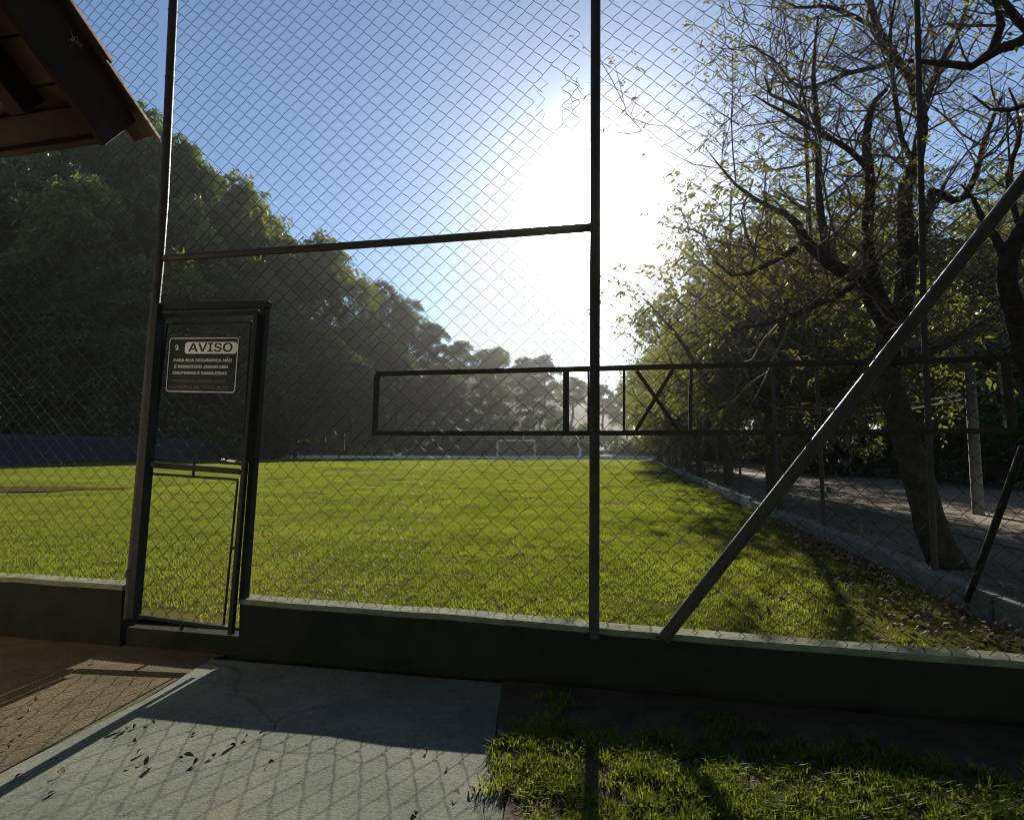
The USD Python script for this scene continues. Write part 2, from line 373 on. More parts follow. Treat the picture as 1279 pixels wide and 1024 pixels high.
ys = np.linspace(-6, 3.36, 60)
flat([(-8, -6), (-8, 5.1)] + [(-2.15, 3.88), (-1.55, 3.75)] + [(joint_x(y) , y) for y in ys[::-1]], 0.0, M_path, 'dusty_path')
flat([(joint_x(y) + 0.012 + 0.006 * math.sin(9 * y), y) for y in ys] + [(-0.05, 3.02)] + [(-0.05 + 0.02 * math.sin(y * 7) + 0.05 * (float(meshkit.noise([[y * 6, 0, 1]])[0]) - 0.5), y) for y in np.linspace(2.6, -6, 160)], 0.004, M_slab, 'green_slab')
flat([(-0.045 + 0.02 * math.sin(y * 7) + 0.05 * (float(meshkit.noise([[y * 6, 0, 1]])[0]) - 0.5), y) for y in np.linspace(-6, 2.6, 160)] + [(-0.05, 3.04), (8, 1.33), (8, -6)], 0.012, M_soil, 'lawn_soil')
flat([tuple(W(s, n)[:2]) for s, n in [(4.9, -40), (4.9, 22), (5.2, 60), (5.6, 120), (13.5, 120), (12.5, 60), (11.5, 22), (11.5, -40)]], -0.018, M_road, 'dusty_road')

# ---------------------------------------------------------------- the low walls, sill and side wall
def wall_run(name, s0, s1, z0, z1, n0, thick, label, base=-0.1):
    """A low wall along the front: body and a slightly rounded coping that shows as a pale strip."""
    k = max(2, int(abs(s1 - s0) / 0.12))
    w = thing(name, label, 'low wall', None)
    rng = np.random.default_rng(int(abs(s0 * 100)) + 5)
    ss = np.linspace(s0, s1, k)
    zz = np.interp(ss, [s0, s1], [z0, z1]) + 0.004 * (meshkit.noise(np.stack([ss * 3, 0 * ss, 0 * ss], -1)) - 0.5) * 3
    prof = [(0.0, -0.03), (0.0, -0.008), (0.007, 0.0), (thick - 0.008, 0.0), (thick, -0.008), (thick, -0.03)]
    jit = 0.007 * (meshkit.noise(np.stack([ss * 9, 0 * ss + 3, 0 * ss], -1)) - 0.5) * 2

    def sweep(prof, absolute):
        v = []
        for s, z, j in zip(ss, zz, jit):
            for o, dz in prof:
                v.append(W(s, n0 + o + (j if o < thick / 2 else 0), (base if dz is None else z + dz)))
        m = len(prof)
        i, q = np.meshgrid(np.arange(k - 1), np.arange(m), indexing='ij')
        f = np.stack([i * m + q, i * m + (q + 1) % m, (i + 1) * m + (q + 1) % m, (i + 1) * m + q], -1).reshape(-1, 4)
        caps = [[0, x, x + 1] for x in range(1, m - 1)] + [[(k - 1) * m, (k - 1) * m + x + 1, (k - 1) * m + x] for x in range(1, m - 1)]
        return np.array(v), np.vstack([f[:, [0, 1, 2]], f[:, [0, 2, 3]], caps])

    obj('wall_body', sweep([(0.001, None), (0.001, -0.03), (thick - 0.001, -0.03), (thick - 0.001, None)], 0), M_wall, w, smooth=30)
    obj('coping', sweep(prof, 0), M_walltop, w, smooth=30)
    return w


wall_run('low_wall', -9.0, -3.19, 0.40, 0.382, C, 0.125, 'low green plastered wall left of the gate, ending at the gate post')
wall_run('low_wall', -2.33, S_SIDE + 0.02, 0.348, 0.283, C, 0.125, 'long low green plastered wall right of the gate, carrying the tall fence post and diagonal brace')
sill = thing('gate_sill', 'low stained concrete sill under the closed gate', 'sill')
obj('sill_body', box((0.855, 0.15, 0.26), W(-2.76, C + 0.10, -0.02), A, N, UP, 0.012), M_wall, sill)

side = thing('side_wall', 'low wall of mossy concrete blocks along the right side of the field', 'low wall')
rng = np.random.default_rng(4)
nn = C + 0.16
k = 0
while nn < 66:
    L = rng.uniform(0.9, 1.1) * (1 if nn < 25 else 2.4)
    dz, tilt = rng.normal(0, 0.012), rng.normal(0, 0.012)
    h = 0.30 + dz
    obj('block', box((0.13, L - 0.015, h + 0.12), W(S_SIDE + 0.065 + rng.normal(0, 0.008), nn + L / 2, (h - 0.12) / 2), A, N + tilt * A, UP, 0.012), M_block, side)
    nn += L

# ---------------------------------------------------------------- chain link mesh
CW, CH = 0.112, 0.105


def inside(poly, p):
    x, y = p
    c = False
    for i in range(len(poly)):
        (x1, y1), (x2, y2) = poly[i - 1], poly[i]
        if (y1 > y) != (y2 > y) and x < (x2 - x1) * (y - y1) / (y2 - y1) + x1:
            c = not c
    return c


def chain_link(s0, s1, z0, z1, off, r=0.0017, holes=(), seed=0, warp=0.012, top=None, place=None, sub=4, sides=5, zfun0=None):
    """Zigzag wires, each hooked into its neighbours, clipped to s0..s1, z0..z1. Returns (vertices, faces)."""
    place = place or (lambda s, z, o: A * s + N * (C + off + o) + UP * z)
    parts = []
    k0, k1 = int(math.floor(s0 / (CW / 2))) - 1, int(math.ceil(s1 / (CW / 2))) + 1
    j0, j1 = int(math.floor(z0 / (CH / 2))) - 1, int(math.ceil(z1 / (CH / 2))) + 1
    for k in range(k0, k1):
        run = []
        for j in range(j0, j1):
            odd = (j + k) % 2
            sa, sb = k * CW / 2 + (CW / 2 if odd else 0), k * CW / 2 + (0 if odd else CW / 2)
            za, zb = j * CH / 2, (j + 1) * CH / 2
            cut = any(((0.5 * (sa + sb) - hs) / ha) ** 2 + ((0.5 * (za + zb) - hz) / hb) ** 2 < 1 for hs, hz, ha, hb in holes)
            ok = s0 <= min(sa, sb) + 1e-6 and max(sa, sb) <= s1 + 1e-6 and za >= (z0 if zfun0 is None else zfun0(0.5 * (sa + sb))) - 1e-6 and zb <= z1 + 1e-6 and not cut
            if not ok:
                if len(run) > 1:
                    parts.append(run)
                run = []
                continue
            for q in range(sub + (1 if not run else 0)):
                t = (q + (0 if not run else 1)) / sub if run else 0.0
                if not run:
                    t = 0.0
                run_t = t
                bow = 0.10 * math.sin(math.pi * t) * (CH / 2) * (1 if odd else 0.35)
                e = t - 0.13 * math.sin(2 * math.pi * t) / 1.0 * 0.5
                run.append((sa + (sb - sa) * e, za + (zb - za) * t + bow * (1 if odd else -1) * 0.8, 0.0035 * math.sin(math.pi * t) * (1 if odd else -1)))
        if len(run) > 1:
            parts.append(run)
    out = []
    for run in parts:
        R = np.array(run)
        nz = lambda a, sd: meshkit.noise(np.stack([R[:, 0] * a, R[:, 1] * a, 0 * R[:, 0] + sd], -1)) - 0.5
        s = R[:, 0] + 0.045 * nz(0.9, seed + 20) + warp * nz(2.1, seed) + 0.35 * warp * nz(9, seed + 3)
        z = R[:, 1] + 0.045 * nz(0.9, seed + 21) + warp * nz(2.1, seed + 7) + 0.35 * warp * nz(9, seed + 9)
        for hs, hz, ha, hb in holes:                      # the mesh sags away from a tear
            d = np.hypot((s - hs) / ha, (z - hz) / hb)
            g = 0.05 * np.exp(-((d - 1) / 0.35) ** 2)
            s = s + g * np.sign(s - hs) * 0.12; z = z - g * 0.10
        P = np.array([place(a, b, c) for a, b, c in zip(s, z, R[:, 2])])
        out.append(tube_arrays(P, r, sides, cap=False))
    return stack(out)


fence = thing('chain_link_fence', 'tall dark chain link fence with a long diagonal brace, standing on the low front walls', 'fence')
POST_TOP = 4.7
# left gate post: the lower length leans, the upper length stands straighter
lp = [at_fence(160, 772, 0.02), at_fence(178, 560, 0.02), at_fence(190, 420, 0.02), at_fence(199, 330, 0.02), at_fence(205, 250, 0.02), at_fence(216.5, 0, 0.02)]
lp.append(lp[-1] + (lp[-1] - lp[-2]) * 0.25)
obj('post', tube(lp, 0.027, 14), M_post, fence, smooth=50)
mp = [at_fence(742, 796, 0.0), at_fence(743, 400, 0.0), at_fence(744, 0, 0.0)]
mp.append(mp[-1] + (mp[-1] - mp[-2]) * 0.4)
obj('post', tube(mp, 0.0275, 14), M_post, fence, smooth=50)
rp = [W(S_SIDE + 0.05, C + 0.05, 0.25), W(S_SIDE + 0.05, C + 0.05, POST_TOP)]
obj('post', tube(np.linspace(rp[0], rp[1], 4), 0.03, 14), M_post, fence, smooth=50)
obj('rail', tube([at_fence(205, 323, 0.02), at_fence(450, 306, 0.02), at_fence(741, 284, 0.02)], 0.023, 12), M_post, fence, smooth=50)
bq = at_fence(1279, 225, -0.035)
bp0 = at_fence(829, 797, -0.03)
obj('brace', tube([bp0, (bp0 + bq) / 2, bq, bq + (bq - bp0) * 0.27], 0.031, 14), M_post, fence, smooth=50)
foot = box((0.085, 0.05, 0.012), at_fence(829, 795, 0.01), A, N, UP, 0.003)
obj('base_plate', foot, M_post, fence)
sm = SN(mp[0])[0]
hole = [(SN(at_fence(692, 122, 0.06))[0], at_fence(692, 122, 0.06)[2], 0.085, 0.155)]
wz = lambda s: 0.36 - 0.016 * (s + 2.3)
obj('wire_mesh', chain_link(-6.0, SN(lp[1])[0] - 0.04, 0.36, POST_TOP, 0.06, seed=1), M_wire, fence, smooth=True)
obj('wire_mesh', chain_link(-3.12, sm, 0.29, POST_TOP, 0.06, holes=hole, seed=2, zfun0=lambda s: 2.2 if s < -2.22 else 0.29), M_wire, fence, smooth=True)
obj('wire_mesh', chain_link(sm, S_SIDE, 0.25, POST_TOP, 0.06, seed=3), M_wire, fence, smooth=True)
# loose wires of the tear
def fp(px, py):
    return at_fence(px, py, 0.062)
loose = [[(705, 90), (707, 100), (720, 106), (727, 112)], [(721, 97), (719, 106), (725, 116), (731, 122), (716, 127), (713, 130), (718, 148)],
         [(713, 115), (712, 119), (718, 136), (702, 138), (703, 160)], [(672, 95), (684, 105), (671, 115), (681, 124), (669, 138), (680, 143), (672, 163)]]
obj('loose_wire', stack([tube_arrays([fp(*p) for p in l], 0.0014, 5, cap=False) for l in loose]), M_wire, fence, smooth=True)
# tie wires round the posts
ties = []
for p, q, r in ((mp[0], mp[-1], 0.0285), (lp[0], lp[-2], 0.028)):
    for t in np.linspace(0.06, 0.98, 9):
        c = p + (q - p) * t
        if r == 0.028:
            zz = c[2]; idx = np.argsort([abs(x[2] - zz) for x in lp])[:2]; a_, b_ = lp[idx[0]], lp[idx[1]]; c = a_ + (b_ - a_) * (zz - a_[2]) / (b_[2] - a_[2])
        th = np.linspace(0, 2 * math.pi, 11)
        ties.append(tube_arrays(np.array([c + A * (r * math.cos(x)) + N * (0.012 + (r + 0.018) * math.sin(x)) + UP * 0.01 * math.sin(x) for x in th]), 0.0016, 4, cap=False))
for t_ in ties:
    obj('tie_wire', t_, M_wire, fence, smooth=True)

# ---------------------------------------------------------------- gate
gate = thing('gate', 'narrow dark steel pedestrian gate filled with chain link, hanging slightly out of plumb', 'gate')


def gbar(name, p, q, w, d, off, m=M_paint, parent=None, bev=0.003):
    return obj(name, bar(at_fence(*p, off), at_fence(*q, off), w, d, bev), m, parent or gate)


gbar('jamb', (197, 381), (166, 772), 0.045, 0.045, -0.035)
gbar('jamb', (331.5, 381), (304.5, 752), 0.042, 0.045, 0.03)
gbar('lintel', (195, 383.5), (337, 380.5), 0.042, 0.045, -0.001)
gbar('stile', (204, 392), (172, 770), 0.024, 0.032, 0.045)
gbar('stile', (321.5, 393), (288.5, 792), 0.03, 0.032, -0.02)
gbar('rail', (203, 394.5), (324, 390.5), 0.026, 0.03, 0.046)
gbar('rail', (184, 580), (302, 589), 0.036, 0.032, 0.046)
gbar('rail', (170, 768.5), (283, 784), 0.022, 0.03, 0.046)
gbar('mesh_rod', (208, 405), (314, 402), 0.012, 0.012, 0.06)
gbar('mesh_rod', (187, 573), (300, 578.5), 0.014, 0.012, 0.06)
gbar('mesh_rod', (187, 591.5), (298, 599), 0.016, 0.012, 0.06)
gbar('mesh_rod', (209, 405), (191, 573), 0.011, 0.012, 0.06)
gbar('mesh_rod', (314, 402), (302, 577), 0.011, 0.012, 0.06)
gbar('mesh_rod', (187, 590), (172, 768), 0.012, 0.012, 0.06)
gbar('mesh_rod', (297, 600), (279, 783), 0.013, 0.012, 0.06)
gbar('spacer', (243, 576), (241, 597), 0.015, 0.014, 0.046)
gbar('spacer', (227, 777), (226.5, 787), 0.022, 0.014, 0.046)
gbar('hinge', (192, 431), (190.5, 443), 0.06, 0.03, -0.02)
gbar('hinge', (180.5, 561), (179.5, 573), 0.055, 0.03, -0.02)
gbar('hinge', (164, 712), (163, 722), 0.055, 0.03, -0.02)
gbar('latch', (276, 577.5), (303, 579.5), 0.018, 0.02, 0.02)
gbar('latch_bolt', (284, 575), (295, 576), 0.016, 0.016, 0.0, M_steel)
gbar('latch_knob', (277, 573.5), (280, 574), 0.012, 0.02, 0.0, M_steel)
gbar('latch', (291, 684), (297, 684.5), 0.02, 0.02, 0.03)
q = lambda p: at_fence(*p, 0.06)
gs = lambda p: SN(q(p))[0]


def gate_panel(pts, seed):
    """Chain link clipped to a four-cornered panel of the gate."""
    s_ = [SN(p)[0] for p in pts]; z_ = [p[2] for p in pts]
    v, f = chain_link(min(s_) - 0.06, max(s_) + 0.06, min(z_) - 0.06, max(z_) + 0.06, 0.06, seed=seed, warp=0.014, r=0.0021)
    poly = list(zip(s_, z_))
    keep = np.array([inside(poly, (float(A @ x), x[2])) for x in v])
    f = f[keep[f].all(1)]
    used = np.unique(f); idx = np.full(len(v), -1); idx[used] = np.arange(len(used))
    return v[used], idx[f]


obj('wire_mesh', gate_panel([q((208, 404)), q((315, 401)), q((302, 579)), q((190, 574))], 5), M_wire, gate, smooth=True)
obj('wire_mesh', gate_panel([q((187, 590)), q((299, 598)), q((280, 784)), q((171, 770))], 6), M_wire, gate, smooth=True)

# ---------------------------------------------------------------- the notice on the gate
sgn = thing('notice_sign', 'small dark warning notice headed AVISO wired to the upper half of the gate', 'sign')
S0, S1, S2, S3 = [at_fence(*p, 0.02) for p in ((212.5, 421), (299.5, 420), (296, 492.5), (205, 490.5))]
sx = (S1 - S0 + S2 - S3) / 2; sw = np.linalg.norm(sx); sx /= sw
sy = (S0 - S3 + S1 - S2) / 2; sh = np.linalg.norm(sy); sy -= sx * (sx @ sy); sy /= np.linalg.norm(sy)
snorm = np.cross(sx, sy)                                      # towards the camera
sc = (S0 + S1 + S2 + S3) / 4
SHEAR = 0.5 * ((S0 + S1) / 2 - (S2 + S3) / 2) @ sx / sh


def rounded(w, h, r, d):
    from shapely.geometry import box as sbox
    return trimesh.creation.extrude_polygon(sbox(-w / 2 + r, -h / 2 + r, w / 2 - r, h / 2 - r).buffer(r, 6), d, engine='earcut')


def onsign(m, x, y, z):
    M = np.eye(4); M[:3, 0] = sx; M[:3, 1] = sy + 2 * SHEAR * sx; M[:3, 2] = snorm; M[:3, 3] = sc + sx * (x + 2 * SHEAR * y) + sy * y + snorm * z
    m.apply_transform(M)
    return m


obj('panel', onsign(rounded(sw, sh, 0.02, 0.003), 0, 0, 0), M_sign, sgn)
from shapely.geometry import box as _sb, Polygon as _Poly, Point as _Pt
edge = _sb(-sw / 2 + .03, -sh / 2 + .03, sw / 2 - .03, sh / 2 - .03)
ring = edge.buffer(0.022, 6).difference(edge.buffer(0.0165, 6))
obj('border', onsign(trimesh.creation.extrude_polygon(ring, 0.0008, engine='earcut'), 0, 0, 0.0032), M_signwhite, sgn)
u = lambda cx, cy: ((cx / 1279 * 105 + 200 - 252.5) / 87.5 * sw, -(cy / 1023 * 84 + 415 - 456) / 71 * sh)
tx, ty = u(755, 240)
obj('heading_plate', onsign(rounded(0.73 * sw, 0.205 * sh, 0.02, 0.0008), tx, ty, 0.0032), M_signwhite, sgn)


def words(text, width, height, x, y, m, name, bold=True, z=0.0042):
    t = meshkit.text_mesh(text, height, 0.0006, bold)
    b = t.bounds
    t.apply_translation([-(b[0, 0] + b[1, 0]) / 2, -height / 2, 0])
    t.apply_scale([width / (b[1, 0] - b[0, 0]), 1, 1])
    return obj(name, onsign(t, x, y, z), m, sgn)


kx = sw * (105 / 1279) / 87.5
ky = sh * (84 / 1023) / 71
words('AVISO', 655 * kx, 128 * ky, *u(748, 232), M_sign, 'heading')
words('PARA SUA SEGURANÇA NÃO', 870 * kx, 42 * ky, *u(645, 428), M_signwhite, 'text_line', z=0.0034)
words('É PERMITIDO JOGAR SEM', 800 * kx, 42 * ky, *u(628, 527), M_signwhite, 'text_line', z=0.0034)
words('CHUTEIRAS E CANELEIRAS', 815 * kx, 42 * ky, *u(615, 622), M_signwhite, 'text_line', z=0.0034)
words('PROIBIDO JOGAR COM', 780 * kx, 42 * ky, *u(605, 742), M_signfaded, 'text_line', z=0.0034)
words('CHUTEIRAS DE TRAVA ALTA', 900 * kx, 42 * ky, *u(600, 838), M_signfaded, 'text_line', z=0.0034)
ex_, ey_ = u(248, 235)
emb = cat([trimesh.creation.extrude_polygon(_Poly(g_), 0.0006, engine='earcut') for g_ in ([(-.5, -.55), (.5, -.55), (.22, -.05), (.3, .5), (.05, .7), (-.12, .35), (-.1, 0)], [(-.75, .1), (-.55, .55), (-.2, .85), (-.3, .5), (-.5, .1)])])
emb.apply_scale([0.026, 0.026, 1])
obj('emblem', onsign(emb, ex_, ey_, 0.0034), M_signwhite, sgn)

# ---------------------------------------------------------------- empty banner frame on the back of the fence
fr = thing('banner_frame', 'long empty steel banner frame with one cross-braced bay, fixed behind the tall fence post', 'banner frame')
FO = 0.10


def fbar(name, p, q, w=0.027, d=0.03, off=FO):
    return obj(name, bar(at_fence(*p, off), at_fence(*q, off), w, d, 0.003), M_frame, fr)


fbar('bar', (470, 467), (743, 460.5)); fbar('bar', (743.5, 460.5), (1250, 448))
fbar('bar', (466, 541), (743, 541)); fbar('bar', (743.5, 541), (1262, 538))
fbar('upright', (471, 469), (468, 539)); fbar('upright', (1253, 447), (1263, 540), 0.042)
fbar('upright', (707, 463), (707, 539), 0.032, 0.026); fbar('upright', (735, 463), (735, 539), 0.012, 0.014)
fbar('upright', (779.5, 461), (779.5, 539), 0.014, 0.02); fbar('upright', (863, 460), (862, 539), 0.018, 0.02)
fbar('diagonal', (795, 463), (848, 538), 0.02, 0.012, FO + 0.008); fbar('diagonal', (841, 461), (794, 538), 0.02, 0.012, FO - 0.008)

# ---------------------------------------------------------------- side fence
sf = thing('side_fence', 'line of thin tall steel posts with chain link along the right side of the field', 'fence')
posts_n = [5.0, 7.5, 9.6, 12.6, 15.6, 18.6, 22.0, 26.0, 30.0, 35.0, 40.0, 46.0, 52.0, 58.0, 64.0]
rng = np.random.default_rng(8)
for k, pn in enumerate(posts_n):
    s = S_SIDE + 0.065
    lean = rng.normal(0, 0.02)
    if k == 0:
        P = [W(s, pn, 0.2), W(s + 0.02, pn, 2.2), W(s + 0.12, pn, 5.6)]
    else:
        P = [W(s, pn, 0.2), W(s + lean * 0.5, pn, 2.8), W(s + lean, pn, 5.6)]
    obj('post', tube(P, 0.024, 10), M_post, sf, smooth=50)
for z in (1.9, 2.35, 5.45):
    obj('tension_wire', tube([W(S_SIDE + 0.1, n_, z - 0.02 * math.sin(n_)) for n_ in np.linspace(C + 0.1, 64, 60)], 0.0025, 4), M_wire, sf, smooth=True)
b0, b1 = at_ground(1232, 748, 0.22), None
sb0 = SN(b0)
b1 = W(S_SIDE + 0.02, sb0[1] - 0.62, 0.22 + 1.05)
b0 = W(S_SIDE + 0.0, sb0[1], 0.20)
obj('brace', tube([b0, (b0 + b1) / 2, b1], 0.022, 12), M_paint, sf, smooth=50)

# ---------------------------------------------------------------- the roof corner at upper left
house = thing('house', 'tiled roof corner with dark timber eave jutting in above the left wall', 'house')
EC = at_depth(150, 168, 2.62)                       # lower front corner of the timber eave
es, en = SN(EC)
PITCH_R = math.radians(36)
DN = (-N * math.cos(PITCH_R) + UP * math.sin(PITCH_R))   # up the roof slope, towards the camera side
RN = np.cross(DN, -A); RN = RN if RN[2] > 0 else -RN       # roof normal, upwards


def RP(t, d, h=0.0):
    """Roof point: t metres left of the verge, d metres up the slope from the eave, h above the underside."""
    return EC - A * t + DN * d + RN * h


def rbox(name, t0, t1, d0, d1, h0, h1, m, bev=0.004):
    c = RP((t0 + t1) / 2, (d0 + d1) / 2, (h0 + h1) / 2)
    return obj(name, box((t1 - t0, d1 - d0, h1 - h0), c, -A, DN, RN, bev), m, house)


rbox('barge_board', 0.0, 0.035, 0.0, 3.4, -0.12, 0.15, M_wood_dark)
rbox('eave_board', 0.036, 4.2, 0.0, 0.03, -0.10, 0.12, M_wood_dark)
rbox('eave_lining', 0.036, 4.2, 0.031, 0.16, -0.045, -0.02, M_wood_dark)
rbox('wall_plate', 0.04, 4.2, 0.62, 0.72, -0.17, -0.072, M_wood_dark)
for k in range(7):
    rbox('rafter', 0.36 + k * 0.5, 0.45 + k * 0.5, 0.17, 3.4, -0.07, 0.075, M_wood_dark)
for k in range(16):
    rbox('soffit_board', 0.04, 4.2, 0.035 + k * 0.205, 0.23 + k * 0.205, 0.078, 0.095, M_wood, 0.003)
for k in range(8):
    rbox('batten', 0.04, 4.2, 0.1 + k * 0.4, 0.15 + k * 0.4, 0.097, 0.125, M_wood_dark, 0.002)


def clay_tile(t, d, up, r=0.085, L=0.42):
    """A half-round tile lying along the slope: cover tiles arch up, pan tiles arch down."""
    th = np.linspace(0, math.pi, 9)
    v, f = [], []
    for dd, rr in ((0, r), (L, r * 0.82)):
        for rad in (rr, rr - 0.013):
            for x in th:
                v.append(RP(t - rad * math.cos(x), d + dd, 0.155 + (rad * math.sin(x) * 0.75 if up else 0.065 - rad * math.sin(x) * 0.75)))
    n = len(th)
    o0, i0, o1, i1 = 0, n, 2 * n, 3 * n
    for j in range(n - 1):
        f += [[o0 + j, o0 + j + 1, o1 + j + 1], [o0 + j, o1 + j + 1, o1 + j], [i0 + j, i1 + j + 1, i0 + j + 1], [i0 + j, i1 + j, i1 + j + 1],
              [o0 + j, i0 + j + 1, o0 + j + 1], [o0 + j, i0 + j, i0 + j + 1], [o1 + j, o1 + j + 1, i1 + j + 1], [o1 + j, i1 + j + 1, i1 + j]]
    for j in (0, n - 1):
        f += [[o0 + j, o1 + j, i1 + j], [o0 + j, i1 + j, i0 + j]]
    return np.array(v), np.array(f)


rng = np.random.default_rng(21)
for c_ in range(14):
    for r_ in range(9):
        t = 0.025 + c_ * 0.2
        e0 = -0.10 if c_ == 0 else 0.02
        obj('tile', clay_tile(t + rng.normal(0, 0.004), e0 + r_ * 0.36, True), M_tile, house, smooth=40)
        obj('tile', clay_tile(t + 0.1 + rng.normal(0, 0.004), 0.03 + r_ * 0.36, False), M_tile, house, smooth=40)
# walls and ridge side, standing to the left of the camera
hz = RP(0.4, 0.55)[2]
wl0 = RP(0.45, 0.6)
ws, wn = SN(wl0)
obj('wall', box((0.16, 5.2, hz), W(ws - 0.1, wn - 2.9, hz / 2), A, N, UP, 0.005), M_houses, house)
obj('wall', box((3.6, 0.16, hz - 0.01), W(ws - 2.0, wn - 0.20, hz / 2 - 0.005), A, N, UP, 0.005), M_houses, house)
# dry grass tuft caught under the verge tiles
tv = []
rng = np.random.default_rng(3)
tc = at_depth(93, 48, 2.38)
for k in range(26):
    d = rng.normal(0, 1, 3) * [0.5, 0.5, 0.3] + [0, 0, -1.0]
    d /= np.linalg.norm(d)
    p0 = tc + rng.normal(0, 0.008, 3)
    L = rng.uniform(0.02, 0.06)
    tv.append(tube_arrays([p0, p0 + d * L * 0.5, p0 + d * L + rng.normal(0, 0.008, 3)], [0.0012, 0.001, 0.0004], 3))
tuft = obj('straw_tuft', stack(tv), mat('straw', (0.42, 0.36, 0.24), (0.5, 0.44, 0.3), rough=0.8), '/World')
tag(tuft, 'tuft of dry straw caught under the roof edge tiles at upper left', 'straw')

# ---------------------------------------------------------------- football goal and far end
gl = thing('football_goal', 'small white football goal with net at the far end of the field', 'goal')
g0, g1 = at_ground(621, 575.2, FZ), at_ground(668, 575.2, FZ)
gd = np.array([0.1, 1.0, 0]); gd /= np.linalg.norm(gd)
GH = 2.15
for p in (g0, g1):
    obj('post', tube([p, p + UP * GH], 0.07, 10), M_white, gl, smooth=50)
    obj('back_stay', tube([p + UP * GH, p + gd * 0.8 + UP * GH, p + gd * 1.6 + UP * 0.05], 0.03, 8), M_white, gl, smooth=50)
obj('crossbar', tube([g0 + UP * GH, g1 + UP * GH], 0.07, 10), M_white, gl, smooth=50)
net = []
for t in np.linspace(0, 1, 24):
    p = g0 + (g1 - g0) * t
    net.append(tube_arrays([p + gd * 0.8 + UP * GH, p + gd * 1.25 + UP * 1.0, p + gd * 1.6 + UP * 0.05], 0.008, 3, cap=False))
for t in np.linspace(0, 1, 12):
    o = gd * (0.8 + 0.8 * t) + UP * (GH - (GH - 0.05) * t)
    net.append(tube_arrays([g0 + o, g1 + o], 0.008, 3, cap=False))
obj('net', stack(net), M_net, gl)

bw = thing('boundary_wall', 'long dark blue-grey boundary wall at the foot of the wooded slope on the left', 'wall')
for k in range(14):
    n0, n1 = 3.0 + k * 5.0, 8.0 + k * 5.0
    obj('wall_panel', box((0.18, 4.97, 2.5), W(S_LEFT - 0.1, (n0 + n1) / 2, 1.2), A, N, UP, 0.01), M_far_wall, bw)
    obj('pillar', box((0.26, 0.24, 2.6), W(S_LEFT - 0.1, n0, 1.25), A, N, UP, 0.01), M_far_wall, bw)
ew = thing('end_wall', 'low pale kerb wall running along the far end of the field', 'low wall')
for k in range(13):
    obj('kerb', box((3.97, 0.3, 0.6), W(S_LEFT + 2.0 + k * 4.0, N_FAR + 0.2, 0.24), A, N, UP, 0.03), M_pale, ew)
gw = thing('store_wall', 'hazy grey blank wall behind the far goal', 'wall')
p0, p1 = at_ground(668, 574.5), at_ground(742, 574.5)
p0 = at_depth(668, 574, 82) * [1, 1, 0]; p1 = at_depth(742, 574, 82) * [1, 1, 0]
dd = p1 - p0; LL = np.linalg.norm(dd); dd /= LL
obj('wall_body', box((LL, 0.25, 3.6), (p0 + p1) / 2 + UP * 1.8, dd, np.cross(UP, dd), UP, 0.01), M_far_wall, gw)
obj('coping', box((LL + 0.2, 0.4, 0.14), (p0 + p1) / 2 + UP * 3.68, dd, np.cross(UP, dd), UP, 0.01), M_block, gw)

# ---------------------------------------------------------------- trees: generators
def unit(v):
    return v / (np.linalg.norm(v, axis=-1, keepdims=True) + 1e-12)


def sprays(rng, P, D, size, leaflets, lw, droop=0.4, spread=0.9):
    """Feathery sprays of leaflets: P positions, D directions (n,3). One folded quad per leaflet."""
    n = len(P)
    side = unit(np.cross(D, UP + rng.normal(0, 0.3, (n, 3))))
    nrm = unit(np.cross(side, D))
    size = np.broadcast_to(size, (n,)) * rng.uniform(0.65, 1.3, n)
    t = np.linspace(0.08, 1.0, leaflets)
    sgn = np.where(np.arange(leaflets) % 2 == 0, 1.0, -1.0)
    base = P[:, None] + D[:, None] * (size[:, None, None] * t[None, :, None]) - UP * (droop * size[:, None, None] * t[None, :, None] ** 2)
    ld = unit(D[:, None] * 0.55 + side[:, None] * (spread * sgn[None, :, None]) - UP * 0.35 + rng.normal(0, 0.25, (n, leaflets, 3)))
    ln = size[:, None] * rng.uniform(0.35, 0.6, (n, leaflets)) * (1.15 - 0.5 * t)[None]
    wv = unit(np.cross(ld, nrm[:, None] + rng.normal(0, 0.45, (n, leaflets, 3))))
    w = (ln * lw)[..., None]
    a = base
    b = base + ld * ln[..., None] * 0.45 + wv * w
    c = base + ld * ln[..., None] - UP * (0.12 * ln[..., None])
    d = base + ld * ln[..., None] * 0.45 - wv * w
    v = np.stack([a, b, c, d], 2).reshape(-1, 3)
    q = np.arange(n * leaflets)[:, None] * 4
    f = np.vstack([q + [0, 1, 2], q + [0, 2, 3]])
    return v, f


def wiggle(p, q, k, amp, rng):
    t = np.linspace(0, 1, k)[:, None]
    P = p + (q - p) * t
    P[1:-1] += rng.normal(0, amp, (k - 2, 3))
    return P


